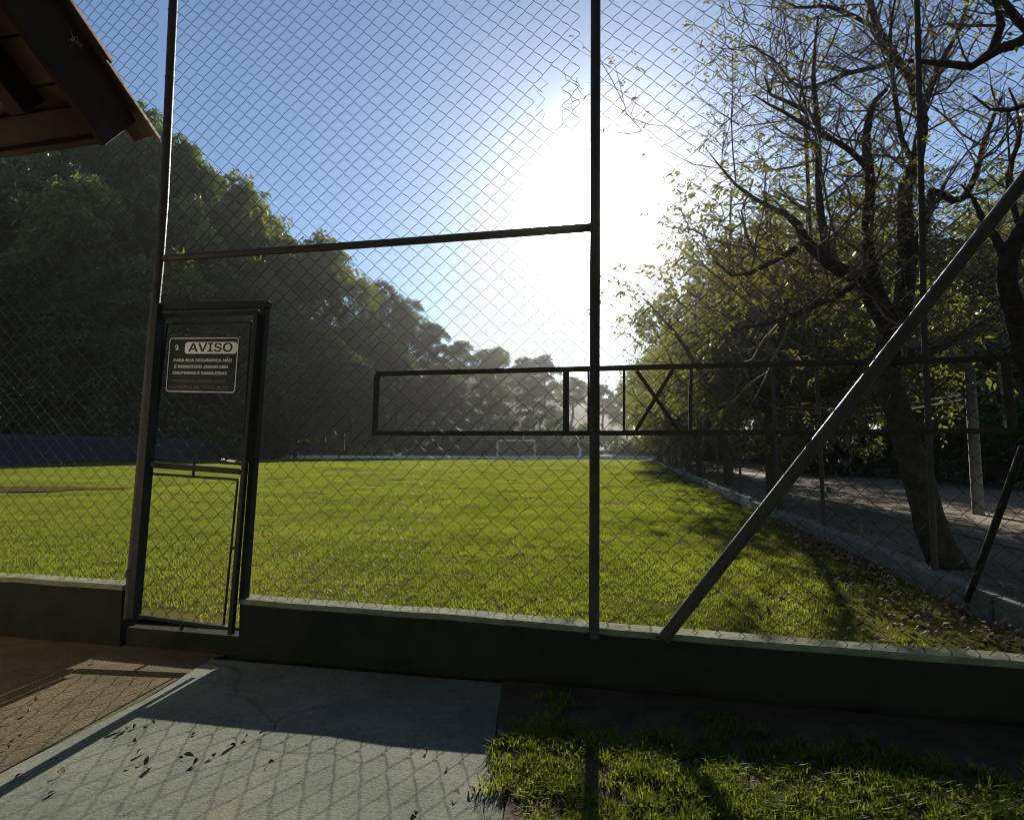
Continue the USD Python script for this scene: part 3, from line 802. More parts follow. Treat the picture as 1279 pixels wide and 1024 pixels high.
def forest_tree(seed, H, trunk_h, R, lobes, per, size, leaflets=8, lw=0.2, flat_=0.55, droop=0.45):
    rng = np.random.default_rng(seed)
    C_, parts = [], []
    for k in range(lobes):
        z = trunk_h + (H - trunk_h) * ((k + 0.5) / lobes)
        prof = math.sin(math.pi * (0.18 + 0.80 * (k + 0.5) / lobes)) ** 0.7
        ang = k * 2.4 + rng.uniform(-0.5, 0.5)
        rad = R * prof * rng.uniform(0.4, 1.0)
        C_.append((np.array([rad * math.cos(ang), rad * math.sin(ang), z]), R * rng.uniform(0.22, 0.42)))
    top = np.array([rng.normal(0, 0.4), rng.normal(0, 0.4), H * 0.8])
    tr = wiggle(np.zeros(3), top, 7, 0.12, rng)
    parts.append(tube_arrays(tr, np.linspace(0.32, 0.08, 7) * H / 16, 7))
    for c, r in C_:
        zb = max(trunk_h * 0.55, c[2] - np.hypot(c[0], c[1]) * 0.8)
        i = np.interp(zb, tr[:, 2], np.arange(7))
        b = np.array([np.interp(zb, tr[:, 2], tr[:, j]) for j in range(3)])
        parts.append(tube_arrays(wiggle(b, c, 5, 0.18, rng), np.linspace(0.11, 0.03, 5) * H / 16, 5))
    vs = []
    for c, r in C_:
        n = int(per * (r / (0.37 * R)) ** 2)
        d = unit(rng.normal(0, 1, (n, 3)))
        d[:, 2] = np.where(d[:, 2] < -0.35, -d[:, 2], d[:, 2])
        rr = r * rng.uniform(0.45, 1.0, n) ** 0.6 * (0.75 + 0.5 * meshkit.noise(d * 2.3 + seed))
        p = c + d * rr[:, None] * [1, 1, flat_]
        D = unit(d * [1, 1, 0.3] + rng.normal(0, 0.35, (n, 3)) + UP * 0.05)
        vs.append(sprays(rng, p, D, size, leaflets, lw, droop))
    return stack(parts), stack(vs)


UsdGeom.Scope.Define(stage, '/World/Looks/plants')


def class_tree(name, trunk, crown, mt, ml, smooth=True):
    path = '/World/Looks/plants/' + name
    p = stage.CreateClassPrim(path)
    p.SetTypeName('Xform')
    usdkit.mesh(stage, path + '/trunk', trunk, mt, smooth=True)
    usdkit.mesh(stage, path + '/crown', crown, ml)
    return path


PROTO = []
for k, (H, th, R, lob, per, size, ll, lw, mt_) in enumerate([(16, 4.5, 5.2, 23, 170, 1.05, 9, 0.17, L_forest), (18, 6, 5.0, 22, 170, 1.0, 9, 0.2, L_forest), (14, 3.0, 5.6, 23, 165, 1.25, 10, 0.13, L_bamboo), (17, 5.5, 4.4, 20, 170, 0.9, 9, 0.24, L_forest)]):
    t_, c_ = forest_tree(100 + k, H, th, R, lob, per, size, ll, lw, 0.58 if k == 2 else 0.8)
    PROTO.append((class_tree('forest_%s' % 'abcd'[k], t_, c_, M_bark, mt_), H))
for (x, y, k, sc_, lab) in [(-9, -9, 0, .8, 'dense tree behind the viewpoint, next to the house'), (-3.5, -8, 1, .7, 'dense tree right behind the viewpoint'), (2.5, -7.5, 2, .75, 'feathery tree right behind the viewpoint'), (8, -7, 3, .75, 'dense tree behind the viewpoint to the right'),
                            (13, -4, 0, .75, 'dense tree to the right of the viewpoint'), (16, 3, 2, .7, 'feathery tree at the road right of the viewpoint'), (-16, -6, 2, .9, 'feathery tree behind the house')]:
    copy_of(PROTO[k][0], 'shade_tree', lab, 'tree', 'shade trees behind the viewpoint', (x, y, -.2), x, (sc_ * 1.2, sc_ * 1.2, sc_))
t_, c_ = forest_tree(120, 3.2, 0.4, 2.0, 9, 110, 0.55, 6, 0.3, droop=0.7)
BUSH = (class_tree('bush', t_, c_, M_bark, L_bush), 3.2)
t_, c_ = forest_tree(121, 3.2, 0.2, 2.1, 10, 110, 0.6, 6, 0.32, droop=0.5)
UNDER = (class_tree('understorey', t_, c_, M_bark, L_forest), 3.2)
for k, px in enumerate([-110, -60, -15, 25, 62, 100, 138, 176, 212, 250, 288, 325, 360, 395, 425, 455]):
    Y = 50 + 1.6 * k
    p = at_depth(px, 500 + 18 * (k % 2), Y)
    sn_ = SN(p); p = W(min(sn_[0], S_LEFT - 3.5), sn_[1], p[2])
    copy_of(UNDER[0], 'bush', 'dark understorey bush behind the boundary wall, %s from its left end' % NTH[k], 'bush', 'understorey bushes behind the boundary wall', (p[0], p[1], 0.2), k * 1.3, (2.2, 2.2, 1.9 + 0.4 * (k % 3)))

# (px, top py, distance, kind, label)
rng = np.random.default_rng(77)
WOOD = 'trees of the wooded slope on the left'
wood = [
    (-70, 150, 88, 0, 'dark tree beyond the left edge, highest on the slope'), (-150, 250, 70, 1, 'broad dark tree beyond the left edge, low on the slope'),
    (40, 140, 90, 1, 'tall dark tree behind the roof corner at upper left'), (110, 150, 86, 0, 'dense dark tree showing just under the roof eave'),
    (165, 172, 88, 3, 'dark narrow tree just left of the gate post top, behind the tile end'), (192, 160, 86, 1, 'tallest rounded tree just right of the gate post, on the skyline'),
    (228, 186, 90, 3, 'dark tree on the skyline where the wooded slope begins to fall'), (255, 226, 92, 0, 'dark tree halfway down the skyline of the wooded slope'),
    (305, 240, 84, 2, 'small flat-topped tree poking out of the skyline above the rail'), (318, 284, 92, 1, 'dark tree on the skyline just above the fence rail'),
    (-30, 250, 62, 2, 'feathery tree at the left edge of the wood, half lit'), (35, 232, 64, 2, 'feathery yellow-green tree under the left end of the roof eave'), (105, 240, 62, 2, 'large feathery yellow-green tree left of the gate post, lit on its crown'),
    (170, 268, 68, 0, 'dark green tree beside the gate post, level with the rail'), (232, 268, 72, 2, 'feathery green tree above the left end of the fence rail'), (272, 304, 76, 1, 'dense tree behind the middle of the left rail'),
    (355, 302, 88, 3, 'tree with a thin pale top touching the fence rail'), (408, 312, 84, 2, 'loose-crowned tree under the rail, standing out against the sky'), (310, 338, 74, 2, 'green tree above the gate top, behind the rail'),
    (-40, 350, 54, 1, 'low dark tree at the left picture edge, behind the boundary wall'), (25, 345, 56, 0, 'low dark tree right of the left picture edge, behind the boundary wall'), (90, 368, 57, 1, 'low dark tree midway between picture edge and gate, behind the boundary wall'),
    (150, 350, 60, 0, 'low dark tree left of the gate, behind the boundary wall'), (215, 330, 63, 2, 'feathery green tree right above the gate frame'), (275, 352, 66, 3, 'low dark tree right of the notice, behind the boundary wall'),
    (325, 384, 70, 0, 'low dark tree right of the gate, in front of the slope'), (375, 400, 74, 2, 'olive green tree right of the gate, in the lower row'), (430, 415, 80, 3, 'olive tree above the left end of the banner frame'),
    (478, 366, 98, 1, 'round-topped tree behind the dip in the skyline, right of the loose-crowned tree'), (508, 384, 102, 0, 'grey-green tree behind the wood, second along the far skyline'), (540, 408, 104, 3, 'grey-green tree with twin tops on the far skyline'),
    (572, 430, 106, 1, 'hazy tree lower on the far skyline, left of the frail one'), (620, 437, 108, 2, 'frail hazy tree above the middle of the banner frame'), (655, 450, 112, 0, 'hazy tree left of the short upright of the banner frame'),
    (680, 446, 108, 3, 'last hazy tree before the bright gap in the skyline'), (606, 440, 112, 0, 'hazy far tree half hidden behind the frail one'), (715, 474, 116, 1, 'small hazy tree just left of the tall fence post'), (752, 482, 122, 3, 'small hazy tree just right of the tall fence post'), (782, 486, 128, 0, 'pale hazy tree in the bright gap left of the side trees'),
    (495, 440, 84, 1, 'dark tree behind the left part of the banner frame'), (550, 462, 88, 0, 'dark tree behind the banner frame, left of the far goal'), (612, 474, 90, 1, 'hazy tree behind the banner frame, above the far goal'), (668, 484, 92, 3, 'hazy tree behind the banner frame, right of the far goal'), (440, 452, 74, 0, 'dark tree behind the boundary wall at the field corner')]
wood += [(815, 452, 100, 1, 'hazy tree behind the far end of the side row, nearest the bright gap'), (850, 420, 90, 0, 'hazy tree behind the side row, second from the bright gap'), (895, 400, 80, 3, 'hazy tree behind the side row, third from the bright gap'), (940, 380, 72, 1, 'dark tree behind the side row, left of the thick trunk'), (990, 360, 66, 0, 'dark tree far behind the thick trunk of the side row'), (1050, 340, 60, 3, 'dark tree far behind the brace'), (1120, 330, 58, 1, 'dark tree far behind the near leaning trunk'), (1200, 330, 54, 0, 'dark tree far behind the grey pole'), (1280, 330, 52, 3, 'dark tree far behind the right edge of the banner frame')]
for (px, top, Y, k, lab) in wood:
    p = at_depth(px, top, Y)
    s, n = SN(p)
    base = float(hill_height(np.array(s), np.array(n))) - 0.3
    src, H = PROTO[k]
    sc_ = (p[2] - base) / H
    wide = np.clip(sc_, 0.7, 1.25) * rng.uniform(0.85, 1.1)
    copy_of(src, 'forest_tree', lab, 'tree', WOOD if px < 800 else 'far trees behind the side row', (p[0], p[1], base), rng.uniform(0, 6.28), (wide, wide, sc_))
for (px, top, Y, w_, lab) in [(560, 520, 76, 1.3, 'bush with sunlit top left of the far goal, under the banner frame'), (597, 515, 77, 1.3, 'tall leafy bush with sunlit tips just left of the far goal'), (632, 524, 77, 1.3, 'bush directly behind the far goal'), (664, 522, 78, 1.2, 'bush with pale tips right of the far goal'), (696, 524, 78, 1.2, 'bush with pale tips under the short upright of the banner frame'),
                              (728, 534, 79, 1.1, 'bush just left of the tall fence post at the far end'), (772, 552, 74, 1.3, 'low bright bush at the far right corner of the field'), (520, 530, 76, 1.4, 'dark bush at the far left corner behind the kerb wall'), (475, 528, 76, 1.4, 'dark bush beside the end of the boundary wall'), (797, 548, 76, 1.3, 'low bush where the side trees meet the far end'),
                              (825, 545, 82, 1.8, 'dark bush at the far end of the road'), (858, 543, 74, 1.7, 'dark bush beyond the far road, behind the side row'), (892, 541, 66, 1.7, 'dark bush beyond the road, left of the thick trunk'), (930, 540, 58, 1.6, 'dark bush beyond the road, deep behind the thick trunk'), (985, 538, 50, 1.5, 'dark bush beyond the road, right of the thick trunk'), (1100, 540, 42, 1.4, 'dark bush beyond the road, behind the near trunk'), (1150, 540, 38, 1.3, 'dark bush beyond the road, right of the near trunk')]:
    p = at_depth(px, top, Y)
    copy_of(BUSH[0] if px < 800 else UNDER[0], 'bush', lab, 'bush', 'bushes at the far end of the field' if px < 800 else 'bushes beyond the road', (p[0], p[1], 0), rng.uniform(0, 6.28), (w_, w_, p[2] / BUSH[1]))

# ---------------------------------------------------------------- branching trees on the right
class Tree:
    def __init__(self, rng):
        self.rng, self.wood, self.tw, self.tips = rng, [], [], []

    def limb(self, P, R, sides=9):
        P = np.asarray(P, float)
        t = np.r_[0, np.cumsum(np.linalg.norm(np.diff(P, axis=0), axis=1))]
        n = max(4, int(t[-1] / 0.16))
        u = np.linspace(0, t[-1], n)
        from scipy.interpolate import PchipInterpolator
        Q = np.stack([PchipInterpolator(t, P[:, i])(u) for i in range(3)], 1)
        r = np.interp(u, t, R)
        w = (meshkit.noise(Q * 3.1 + 5) - 0.5)
        Q = Q + 0.25 * r[:, None] * np.stack([w, meshkit.noise(Q * 3.1 + 9) - 0.5, 0 * w], 1)
        v, f = tube_arrays(Q, r * (1 + 0.25 * (meshkit.noise(Q * 5) - 0.5)), sides)
        self.wood.append((v, f))
        return Q, r

    def twig(self, p, d, L, r, level, bend=0.25, up=0.1):
        rng = self.rng
        k = 5 if level == 1 else 4
        pts = [p]
        dd = d
        for _ in range(k - 1):
            dd = unit(dd + rng.normal(0, bend, 3) + UP * up)
            pts.append(pts[-1] + dd * L / (k - 1))
        pts = np.array(pts)
        self.tw.append(tube_arrays(pts, np.linspace(r, r * 0.45, k), 4 if level < 3 else 3, cap=False))
        return pts

    def grow(self, Q, r, spacing, L1, n2, n3, up=0.12, start=0.2, keep=None):
        """Twigs of three orders off a limb."""
        rng = self.rng
        length = np.linalg.norm(np.diff(Q, axis=0), axis=1).sum()
        T = np.gradient(Q, axis=0)
        for _ in range(max(1, int(length * (1 - start) / spacing))):
            i = int(rng.uniform(start, 1) * (len(Q) - 1))
            out = unit(np.cross(T[i], rng.normal(0, 1, 3)))
            d = unit(out + unit(T[i]) * rng.uniform(0.1, 0.9) + UP * up)
            L = L1 * rng.uniform(0.5, 1.2)
            p1 = self.twig(Q[i], d, L, min(r[i] * 0.5, 0.006 + 0.009 * L), 1, up=up)
            for _ in range(n2):
                j = rng.uniform(0.15, 1) * (len(p1) - 1)
                b = p1[int(j)] + (p1[min(int(j) + 1, len(p1) - 1)] - p1[int(j)]) * (j % 1)
                d2 = unit(unit(p1[-1] - p1[0]) * 0.5 + rng.normal(0, 0.7, 3) + UP * up)
                L2 = L * rng.uniform(0.3, 0.6)
                p2 = self.twig(b, d2, L2, 0.0028 + 0.0035 * L2, 2, up=up)
                for _ in range(n3):
                    j = int(rng.uniform(0.3, 1) * len(p2)) % len(p2)
                    d3 = unit(unit(p2[-1] - p2[0]) * 0.5 + rng.normal(0, 0.8, 3))
                    p3 = self.twig(p2[j], d3, L2 * rng.uniform(0.35, 0.7), 0.0018, 3, up=0)
                    self.tips.append((p3[-1], unit(p3[-1] - p3[0])))
                self.tips.append((p2[-1], unit(p2[-1] - p2[0])))

    def leaves(self, prob, size, leaflets, lw, droop=0.6):
        P = np.array([t[0] for t in self.tips]); D = np.array([t[1] for t in self.tips])
        k = self.rng.uniform(0, 1, len(P)) < prob(P)
        return sprays(self.rng, P[k], D[k], size, leaflets, lw, droop)


nt = Tree(np.random.default_rng(5))
Y0 = 6.07


def L(*pts):
    return [at_depth(px, py, Y0 + dy) for px, py, dy in pts]


limbs = [
    (L((1190, 716, 0), (1176, 690, 0), (1160, 650, 0), (1143, 590, 0), (1126, 525, 0), (1108, 470, 0), (1110, 430, 0), (1124, 390, 0)), [.23, .19, .165, .155, .15, .15, .145, .13], 0),
    (L((1122, 395, 0), (1132, 335, .1), (1130, 285, .15), (1131, 235, .2), (1145, 200, .2), (1151, 150, .2), (1140, 105, .3), (1122, 78, .3), (1098, 40, .4), (1086, 0, .5), (1072, -60, .6)), [.12, .105, .095, .09, .085, .075, .065, .058, .05, .042, .02], 1),
    (L((1118, 408, 0), (1096, 365, -.2), (1082, 300, -.3), (1087, 250, -.3), (1086, 215, -.3), (1082, 170, -.2), (1091, 130, -.2), (1108, 112, -.2)), [.1, .085, .07, .062, .055, .048, .04, .02], 1),
    (L((1112, 425, 0), (1072, 352, -.4), (1032, 326, -.7), (1005, 300, -.9), (985, 268, -1.0), (958, 262, -1.0)), [.1, .085, .07, .055, .035, .015], 1),
    (L((1034, 327, -.7), (1023, 243, -.5), (1021, 150, -.4), (1016, 90, -.3), (1022, 20, -.3)), [.05, .04, .034, .026, .012], 1),
    (L((1137, 330, .1), (1160, 262, .3), (1166, 238, .3), (1195, 252, .4), (1215, 228, .4), (1231, 172, .4), (1252, 120, .4)), [.075, .06, .055, .046, .04, .03, .015], 1),
    (L((1146, 205, .2), (1128, 180, .1), (1118, 120, 0), (1112, 60, 0), (1118, 0, 0)), [.045, .035, .028, .022, .012], 1),
    (L((1110, 450, 0), (1150, 440, .3), (1200, 420, .6), (1240, 398, .8), (1300, 372, 1.0)), [.09, .08, .07, .06, .04], 1),
    (L((1086, 215, -.3), (1050, 180, -.6), (1010, 160, -.8), (975, 138, -.9), (940, 118, -.9)), [.035, .028, .022, .016, .006], 1),
    (L((1021, 150, -.4), (985, 128, -.5), (962, 118, -.6), (955, 95, -.6)), [.026, .022, .018, .008], 1),
    (L((1122, 78, .3), (1060, 92, .2), (1000, 110, .1), (960, 70, 0), (930, 55, 0)), [.035, .028, .02, .014, .005], 1),
    (L((1151, 150, .2), (1170, 90, .3), (1200, 30, .4), (1215, -30, .4)), [.045, .035, .025, .012], 1),
    (L((1098, 40, .4), (1040, 10, .2), (1000, 10, 0), (960, -15, 0)), [.03, .024, .016, .006], 1),
    (L((1072, 352, -.4), (1020, 380, -.8), (975, 400, -1.1), (925, 410, -1.3)), [.05, .04, .03, .012], 1),
    (L((1005, 300, -.9), (960, 330, -1.1), (920, 345, -1.2), (890, 325, -1.2)), [.035, .028, .018, .006], 1),
    (L((985, 268, -1.0), (930, 240, -1.1), (905, 215, -1.1), (885, 190, -1.1)), [.025, .02, .013, .004], 1),
]
for P, R, g in limbs:
    Q, r = nt.limb(P, [0.9 * x for x in R], 10 if R[0] > .09 else 7)
    if g:
        nt.grow(Q, r, 0.12, 1.0, 6, 5, start=0.15)
near = thing('side_tree', 'big leaning near tree on the right, its bare twiggy crown above the side fence', 'tree')
obj('trunk', stack(nt.wood), M_bark, near, smooth=True)
obj('twigs', stack(nt.tw), M_twig, near, smooth=True)


def prob_near(P):
    d = P - EYEP
    nz = meshkit.noise(P * 1.4 + 3)
    low = np.clip((5.0 - P[:, 2]) / 2.0, 0, 1)
    left = np.clip((3.4 - P[:, 0]) / 1.6, 0, 1)
    return np.clip(0.17 + 0.9 * np.maximum(low, 0.75 * left) * np.clip((nz - 0.25) * 2.6, 0, 1), 0, 1)


obj('crown', nt.leaves(prob_near, 0.085, 8, 0.2, 0.5), L_near, near)

# right-edge tree with the overhanging bough
et = Tree(np.random.default_rng(6))
Y1 = 5.2


def E_(*pts):
    return [at_depth(px, py, Y1 + dy) for px, py, dy in pts]


for P, R, g in [
    (E_((1370, 735, 0), (1345, 600, 0), (1310, 500, 0), (1275, 420, 0), (1259, 350, 0), (1261, 318, 0), (1285, 270, 0), (1320, 180, 0), (1345, 60, 0), (1360, -60, 0)), [.18, .15, .12, .095, .085, .08, .07, .06, .05, .03], 0),
    (E_((1259, 330, 0), (1240, 292, .1), (1222, 262, .2), (1200, 230, .2)), [.05, .036, .024, .01], 1),
    (E_((1345, 60, 0), (1300, 40, -.2), (1270, 55, -.3), (1238, 66, -.4), (1214, 84, -.4), (1180, 80, -.3), (1130, 76, -.2)), [.06, .054, .05, .046, .038, .03, .013], 1),
    (E_((1238, 66, -.4), (1250, 30, -.5), (1236, -20, -.5)), [.04, .034, .02], 1),
    (E_((1290, 45, -.2), (1262, 15, -.3), (1245, -30, -.3)), [.04, .034, .02], 1),
    (E_((1330, 150, 0), (1290, 130, -.2), (1250, 140, -.2), (1215, 120, -.2)), [.03, .025, .016, .006], 1),
    (E_((1275, 290, 0), (1260, 220, .1), (1275, 160, .1), (1260, 110, .1)), [.03, .025, .02, .008], 1)]:
    Q, r = et.limb(P, R, 9)
    if g:
        et.grow(Q, r, 0.28, 0.8, 6, 3)
edge_tree = thing('side_tree', 'tree at the right picture edge whose thick bough hangs across the upper right corner', 'tree')
obj('trunk', stack(et.wood), M_bark, edge_tree, smooth=True)
obj('twigs', stack(et.tw), M_twig, edge_tree, smooth=True)
obj('crown', et.leaves(lambda P: np.clip(0.1 + 0.5 * (meshkit.noise(P * 2) > 0.55), 0, 1), 0.12, 4, 0.26, 0.5), L_near, edge_tree)
rng = np.random.default_rng(9)
cl = []
for (px, py) in [(1190, 12), (1196, 6), (1189, 24), (1200, 18), (1187, 36), (1193, 30), (1185, 46), (1221, 40), (1219, 28), (1205, 3), (1213, 2), (1192, 44)]:
    p = at_depth(px, py, 4.75)
    cl.append(sprays(rng, p[None], unit(rng.normal(0, 0.4, (1, 3)) - UP), 0.05, 4, 0.4, 0.2))
stem = tube_arrays([at_depth(1240, -4, 4.75), at_depth(1205, -2, 4.75), at_depth(1192, 12, 4.75), at_depth(1187, 44, 4.75)], [.004, .003, .002, .001], 4)
ys_ = obj('yellow_leaves', stack(cl), L_yellow, edge_tree)

# rows of trees behind the side fence
def row_tree(seed, H, trunk_h, R, dense):
    rng = np.random.default_rng(seed)
    T = Tree(rng)
    lean = rng.normal(0, 0.25, 2)
    fork = np.array([lean[0], lean[1], trunk_h])
    T.limb([[0, 0, -0.2], [lean[0] * .3, lean[1] * .3, trunk_h * .5], fork], [.2, .16, .14], 9)
    for k in range(10):
        ang = k * 2.4 + rng.uniform(-.4, .4)
        el = rng.uniform(0.15, 1.3)
        end = fork + np.array([math.cos(ang) * R * math.cos(el) * 1.0, math.sin(ang) * R * math.cos(el), (H - trunk_h) * (0.1 + 0.85 * math.sin(el)) * 0.9])
        Q, r = T.limb([fork, fork + (end - fork) * [.45, .45, .3] + rng.normal(0, .15, 3), fork + (end - fork) * [.8, .8, .7] + rng.normal(0, .2, 3), end], [.085, .06, .04, .015], 6)
        T.grow(Q, r, 0.27, 1.5, 6, 4, start=0.1, up=0.0)
    return stack(T.wood + T.tw), T.leaves(lambda P: np.full(len(P), dense), 0.32, 7, 0.22, 0.5)


ROW = []
for k, (H, th, R, dn) in enumerate([(8.6, 2.2, 3.3, 0.9), (9.5, 2.6, 3.4, 0.85), (8.0, 1.8, 3.0, 0.95)]):
    a_, b_ = row_tree(300 + k, H, th, R, dn)
    ROW.append((class_tree('row_%s' % 'abc'[k], a_, b_, M_bark, L_row), H))
SROW = 'row of trees behind the side fence'
for (n, s, k, sc_, lab) in [(13.6, 3.3, 0, 1.0, 'thick-trunked tree behind the side fence, next after the near leaning tree'), (21.2, 3.6, 1, 0.95, 'second tree of the row behind the side fence after the leaning one'), (27.5, 3.4, 2, 1.1, 'third tree of the row behind the side fence'),
                            (35, 3.6, 0, 1.05, 'fourth tree of the row behind the side fence'), (42, 3.4, 1, 1.0, 'fifth tree of the row behind the side fence'), (50, 3.5, 2, 1.15, 'sixth tree of the row behind the side fence'), (58, 3.3, 0, 1.0, 'seventh tree of the row, near the far corner'), (66, 3.4, 1, 1.0, 'farthest tree of the row, at the far corner of the field')]:
    copy_of(ROW[k][0], 'side_tree', lab, 'tree', SROW, W(s, n, -0.02), rng.uniform(0, 6.28), (sc_, sc_, sc_))
BACK = 'trees beyond the road on the right'
for (px, top, Y, k, lab) in [(1000, 250, 36, 1, 'dark tree beyond the road, left of the near trunk'), (1055, 225, 32, 0, 'dark tree beyond the road, right behind the near trunk'), (1105, 262, 29, 2, 'tree with a thin trunk at the road edge behind the near trunk'), (1165, 235, 30, 1, 'dark tree beyond the road, between the near trunk and the grey pole'),
                             (1225, 255, 26, 0, 'dark tree beyond the road, behind the grey pole'), (1290, 240, 27, 2, 'dark tree beyond the road at the right picture edge'), (1350, 200, 24, 1, 'dark tree beyond the road, outside the right edge'), (950, 300, 44, 0, 'dark tree beyond the road, deep behind the thick-trunked tree'), (905, 350, 55, 2, 'hazy tree beyond the road, deep behind the side row'),
                             (1030, 330, 46, 2, 'low tree far beyond the road behind the brace'), (1140, 330, 44, 0, 'low tree far beyond the road, right of the near trunk'), (1210, 340, 40, 1, 'low tree far beyond the road, behind the frame end'), (1270, 350, 36, 2, 'low tree far beyond the road near the right edge')]:
    p = at_depth(px, top, Y)
    sc_ = p[2] / ROW[k][1]
    copy_of(ROW[k][0], 'road_tree', lab, 'tree', BACK, (p[0], p[1], -0.03), rng.uniform(0, 6.28), (sc_ * 1.0, sc_ * 1.0, sc_))
t_, c_ = forest_tree(130, 2.0, 0.2, 1.5, 9, 120, 0.28, 6, 0.3, droop=0.4)
HEDGE = class_tree('hedge', t_, c_, M_bark, L_forest)
for (px, Y, w_, h_, lab) in [(1012, 29, 1.3, 1.0, 'clipped dark shrub beyond the road, left of the near trunk'), (1045, 28, 1.3, 1.05, 'dark shrub beyond the road, beside the brace'), (1078, 27, 1.3, 1.0, 'dark shrub beyond the road, just left of the near trunk'), (1170, 24, 1.4, 1.1, 'dark shrub beyond the road, right of the near trunk'), (1200, 22, 1.4, 1.2, 'dark shrub beyond the road, left of the grey pole'),
                             (1245, 20, 1.4, 1.25, 'dark shrub right of the grey pole'), (1290, 18, 1.4, 1.3, 'dark shrub at the right picture edge beyond the road'), (975, 34, 1.3, 1.0, 'dark shrub beyond the road behind the thick-trunked tree')]:
    p = at_depth(px, 590, Y)
    copy_of(HEDGE, 'shrub', lab, 'shrub', 'shrubs beyond the road', (p[0], p[1], -0.05), rng.uniform(0, 6.28), (w_, w_, h_))

def crooked(name, label, pix, Y, r0, r1, m, cat_='shrub'):
    P = np.array([at_depth(px, py, Y) for px, py in pix])
    return tag(obj(name, tube(P, np.linspace(r0, r1, len(P)), 7), m, smooth=50), label, cat_)


M_palewood = mat('pale_bare_wood', (0.45, 0.42, 0.36), (0.55, 0.52, 0.45), rough=0.8, scale=9)
crooked('dead_sapling', 'pale crooked bare trunk standing at the far end beside the tall fence post', [(726, 574), (724, 567), (725, 561), (722, 556), (723, 550), (720, 544)], 75, 0.22, 0.08, M_palewood, 'sapling')
crooked('dead_shrub', 'pale dead branch sticking out of the far bushes under the short upright', [(691, 545), (694, 536), (698, 531), (704, 526)], 75, 0.12, 0.05, M_palewood)
crooked('dead_shrub', 'pale forked stick above the bushes right of the far goal', [(672, 540), (673, 531), (671, 523)], 75, 0.10, 0.05, M_palewood)
crooked('pipe', 'upper of two thin pale pipes crossing behind the near leaning trunk', [(1058, 513), (1115, 507), (1200, 493)], 13, 0.022, 0.022, M_palewood, 'pipe')
crooked('pipe', 'lower of two thin pale pipes crossing behind the near leaning trunk', [(1058, 521), (1115, 515), (1202, 499)], 13.2, 0.022, 0.022, M_palewood, 'pipe')

pole = thing('utility_pole', 'grey concrete pole beyond the road near the right edge', 'pole')
pp = at_ground(1222, 641)
obj('shaft', tube([pp - UP * .05, pp + UP * 1.5, pp + UP * 3.4], [.10, .095, .085], 14), M_pole, pole, smooth=50)
obj('cap', tube([pp + UP * 3.4, pp + UP * 3.46], [.095, .095], 14), M_pole, pole, smooth=40)

# ---------------------------------------------------------------- grass
def blades(rng, n, size, h, w, lean=0.5, tuft=0.0):
    P = np.c_[rng.uniform(-size / 2, size / 2, (n, 2)), np.zeros(n)]
    if tuft:
        c = rng.uniform(-size / 2, size / 2, (max(1, n // 9), 2))
        P[:, :2] = 0.24 * P[:, :2] * tuft + c[rng.integers(0, len(c), n)]
    ang = rng.uniform(0, 2 * math.pi, n)
    d = np.c_[np.cos(ang), np.sin(ang), np.zeros(n)]
    sd = np.c_[-np.sin(ang), np.cos(ang), np.zeros(n)]
    hh = h * rng.uniform(0.45, 1.25, n)[:, None]
    l_ = (lean * rng.uniform(0.2, 1.3, n))[:, None] * hh
    ww = w * rng.uniform(0.6, 1.2, n)[:, None]
    a, b = P - sd * ww, P + sd * ww
    m1, m2 = P + UP * hh * 0.6 + d * l_ * 0.35 - sd * ww * 0.8, P + UP * hh * 0.6 + d * l_ * 0.35 + sd * ww * 0.8
    t = P + UP * hh + d * l_
    v = np.stack([a, b, m1, m2, t], 1).reshape(-1, 3)
    q = np.arange(n)[:, None] * 5
    return v, np.vstack([q + [0, 1, 3], q + [0, 3, 2], q + [2, 3, 4]])


def scatter(name, protos, m, pos, rot, scale, label, category, seed):
    path = '/World/' + numbered('/World', name)
    pi = UsdGeom.PointInstancer.Define(stage, path)
    targets = []
    for k, (v, f) in enumerate(protos):
        usdkit.mesh(stage, f'{path}/blades_{k:03d}' if k else f'{path}/blades', (v, f), m)
        targets.append(f'{path}/blades_{k:03d}' if k else f'{path}/blades')
    pi.CreatePrototypesRel().SetTargets(targets)
    r = np.random.default_rng(seed)
    pi.CreateProtoIndicesAttr(Vt.IntArray.FromNumpy(r.integers(0, len(protos), len(pos)).astype(np.int32)))
    pi.CreatePositionsAttr(Vt.Vec3fArray.FromNumpy(np.asarray(pos, np.float32)))
    qs = [Gf.Quath(math.cos(a / 2), 0, 0, math.sin(a / 2)) for a in rot]
    pi.CreateOrientationsAttr(Vt.QuathArray(qs))
    pi.CreateScalesAttr(Vt.Vec3fArray.FromNumpy(np.asarray(scale, np.float32)))
    return tag(pi.GetPrim(), label, category, kind='stuff')


BARE = at_ground(-30, 612, FZ)
bare_radius = lambda a: 1 + 0.16 * math.sin(3 * a + 1) + 0.10 * math.sin(7 * a) + 0.06 * math.sin(13 * a + 2)


def field_points(n0, n1, step, rng, margin=1.12):
    out = []
    for n in np.arange(n0, n1, step):
        for s in np.arange(S_LEFT, S_SIDE - 0.05, step):
            p = W(s + rng.uniform(-.4, .4) * step, n + rng.uniform(-.4, .4) * step, 0.0)
            if p[1] > 0.5 and abs(p[0]) < p[1] * 0.96 * margin + 0.6 and SN(p)[0] < S_SIDE - 0.02 and SN(p)[1] > C + 0.15 + step * 0.66:
                e_ = (p - BARE)[:2] / [3.4, 1.5]
                if step < 2 and np.hypot(*e_) < bare_radius(math.atan2(e_[1], e_[0])) * rng.uniform(0.8, 1.25):
                    continue
                out.append(p)
    return np.array(out)


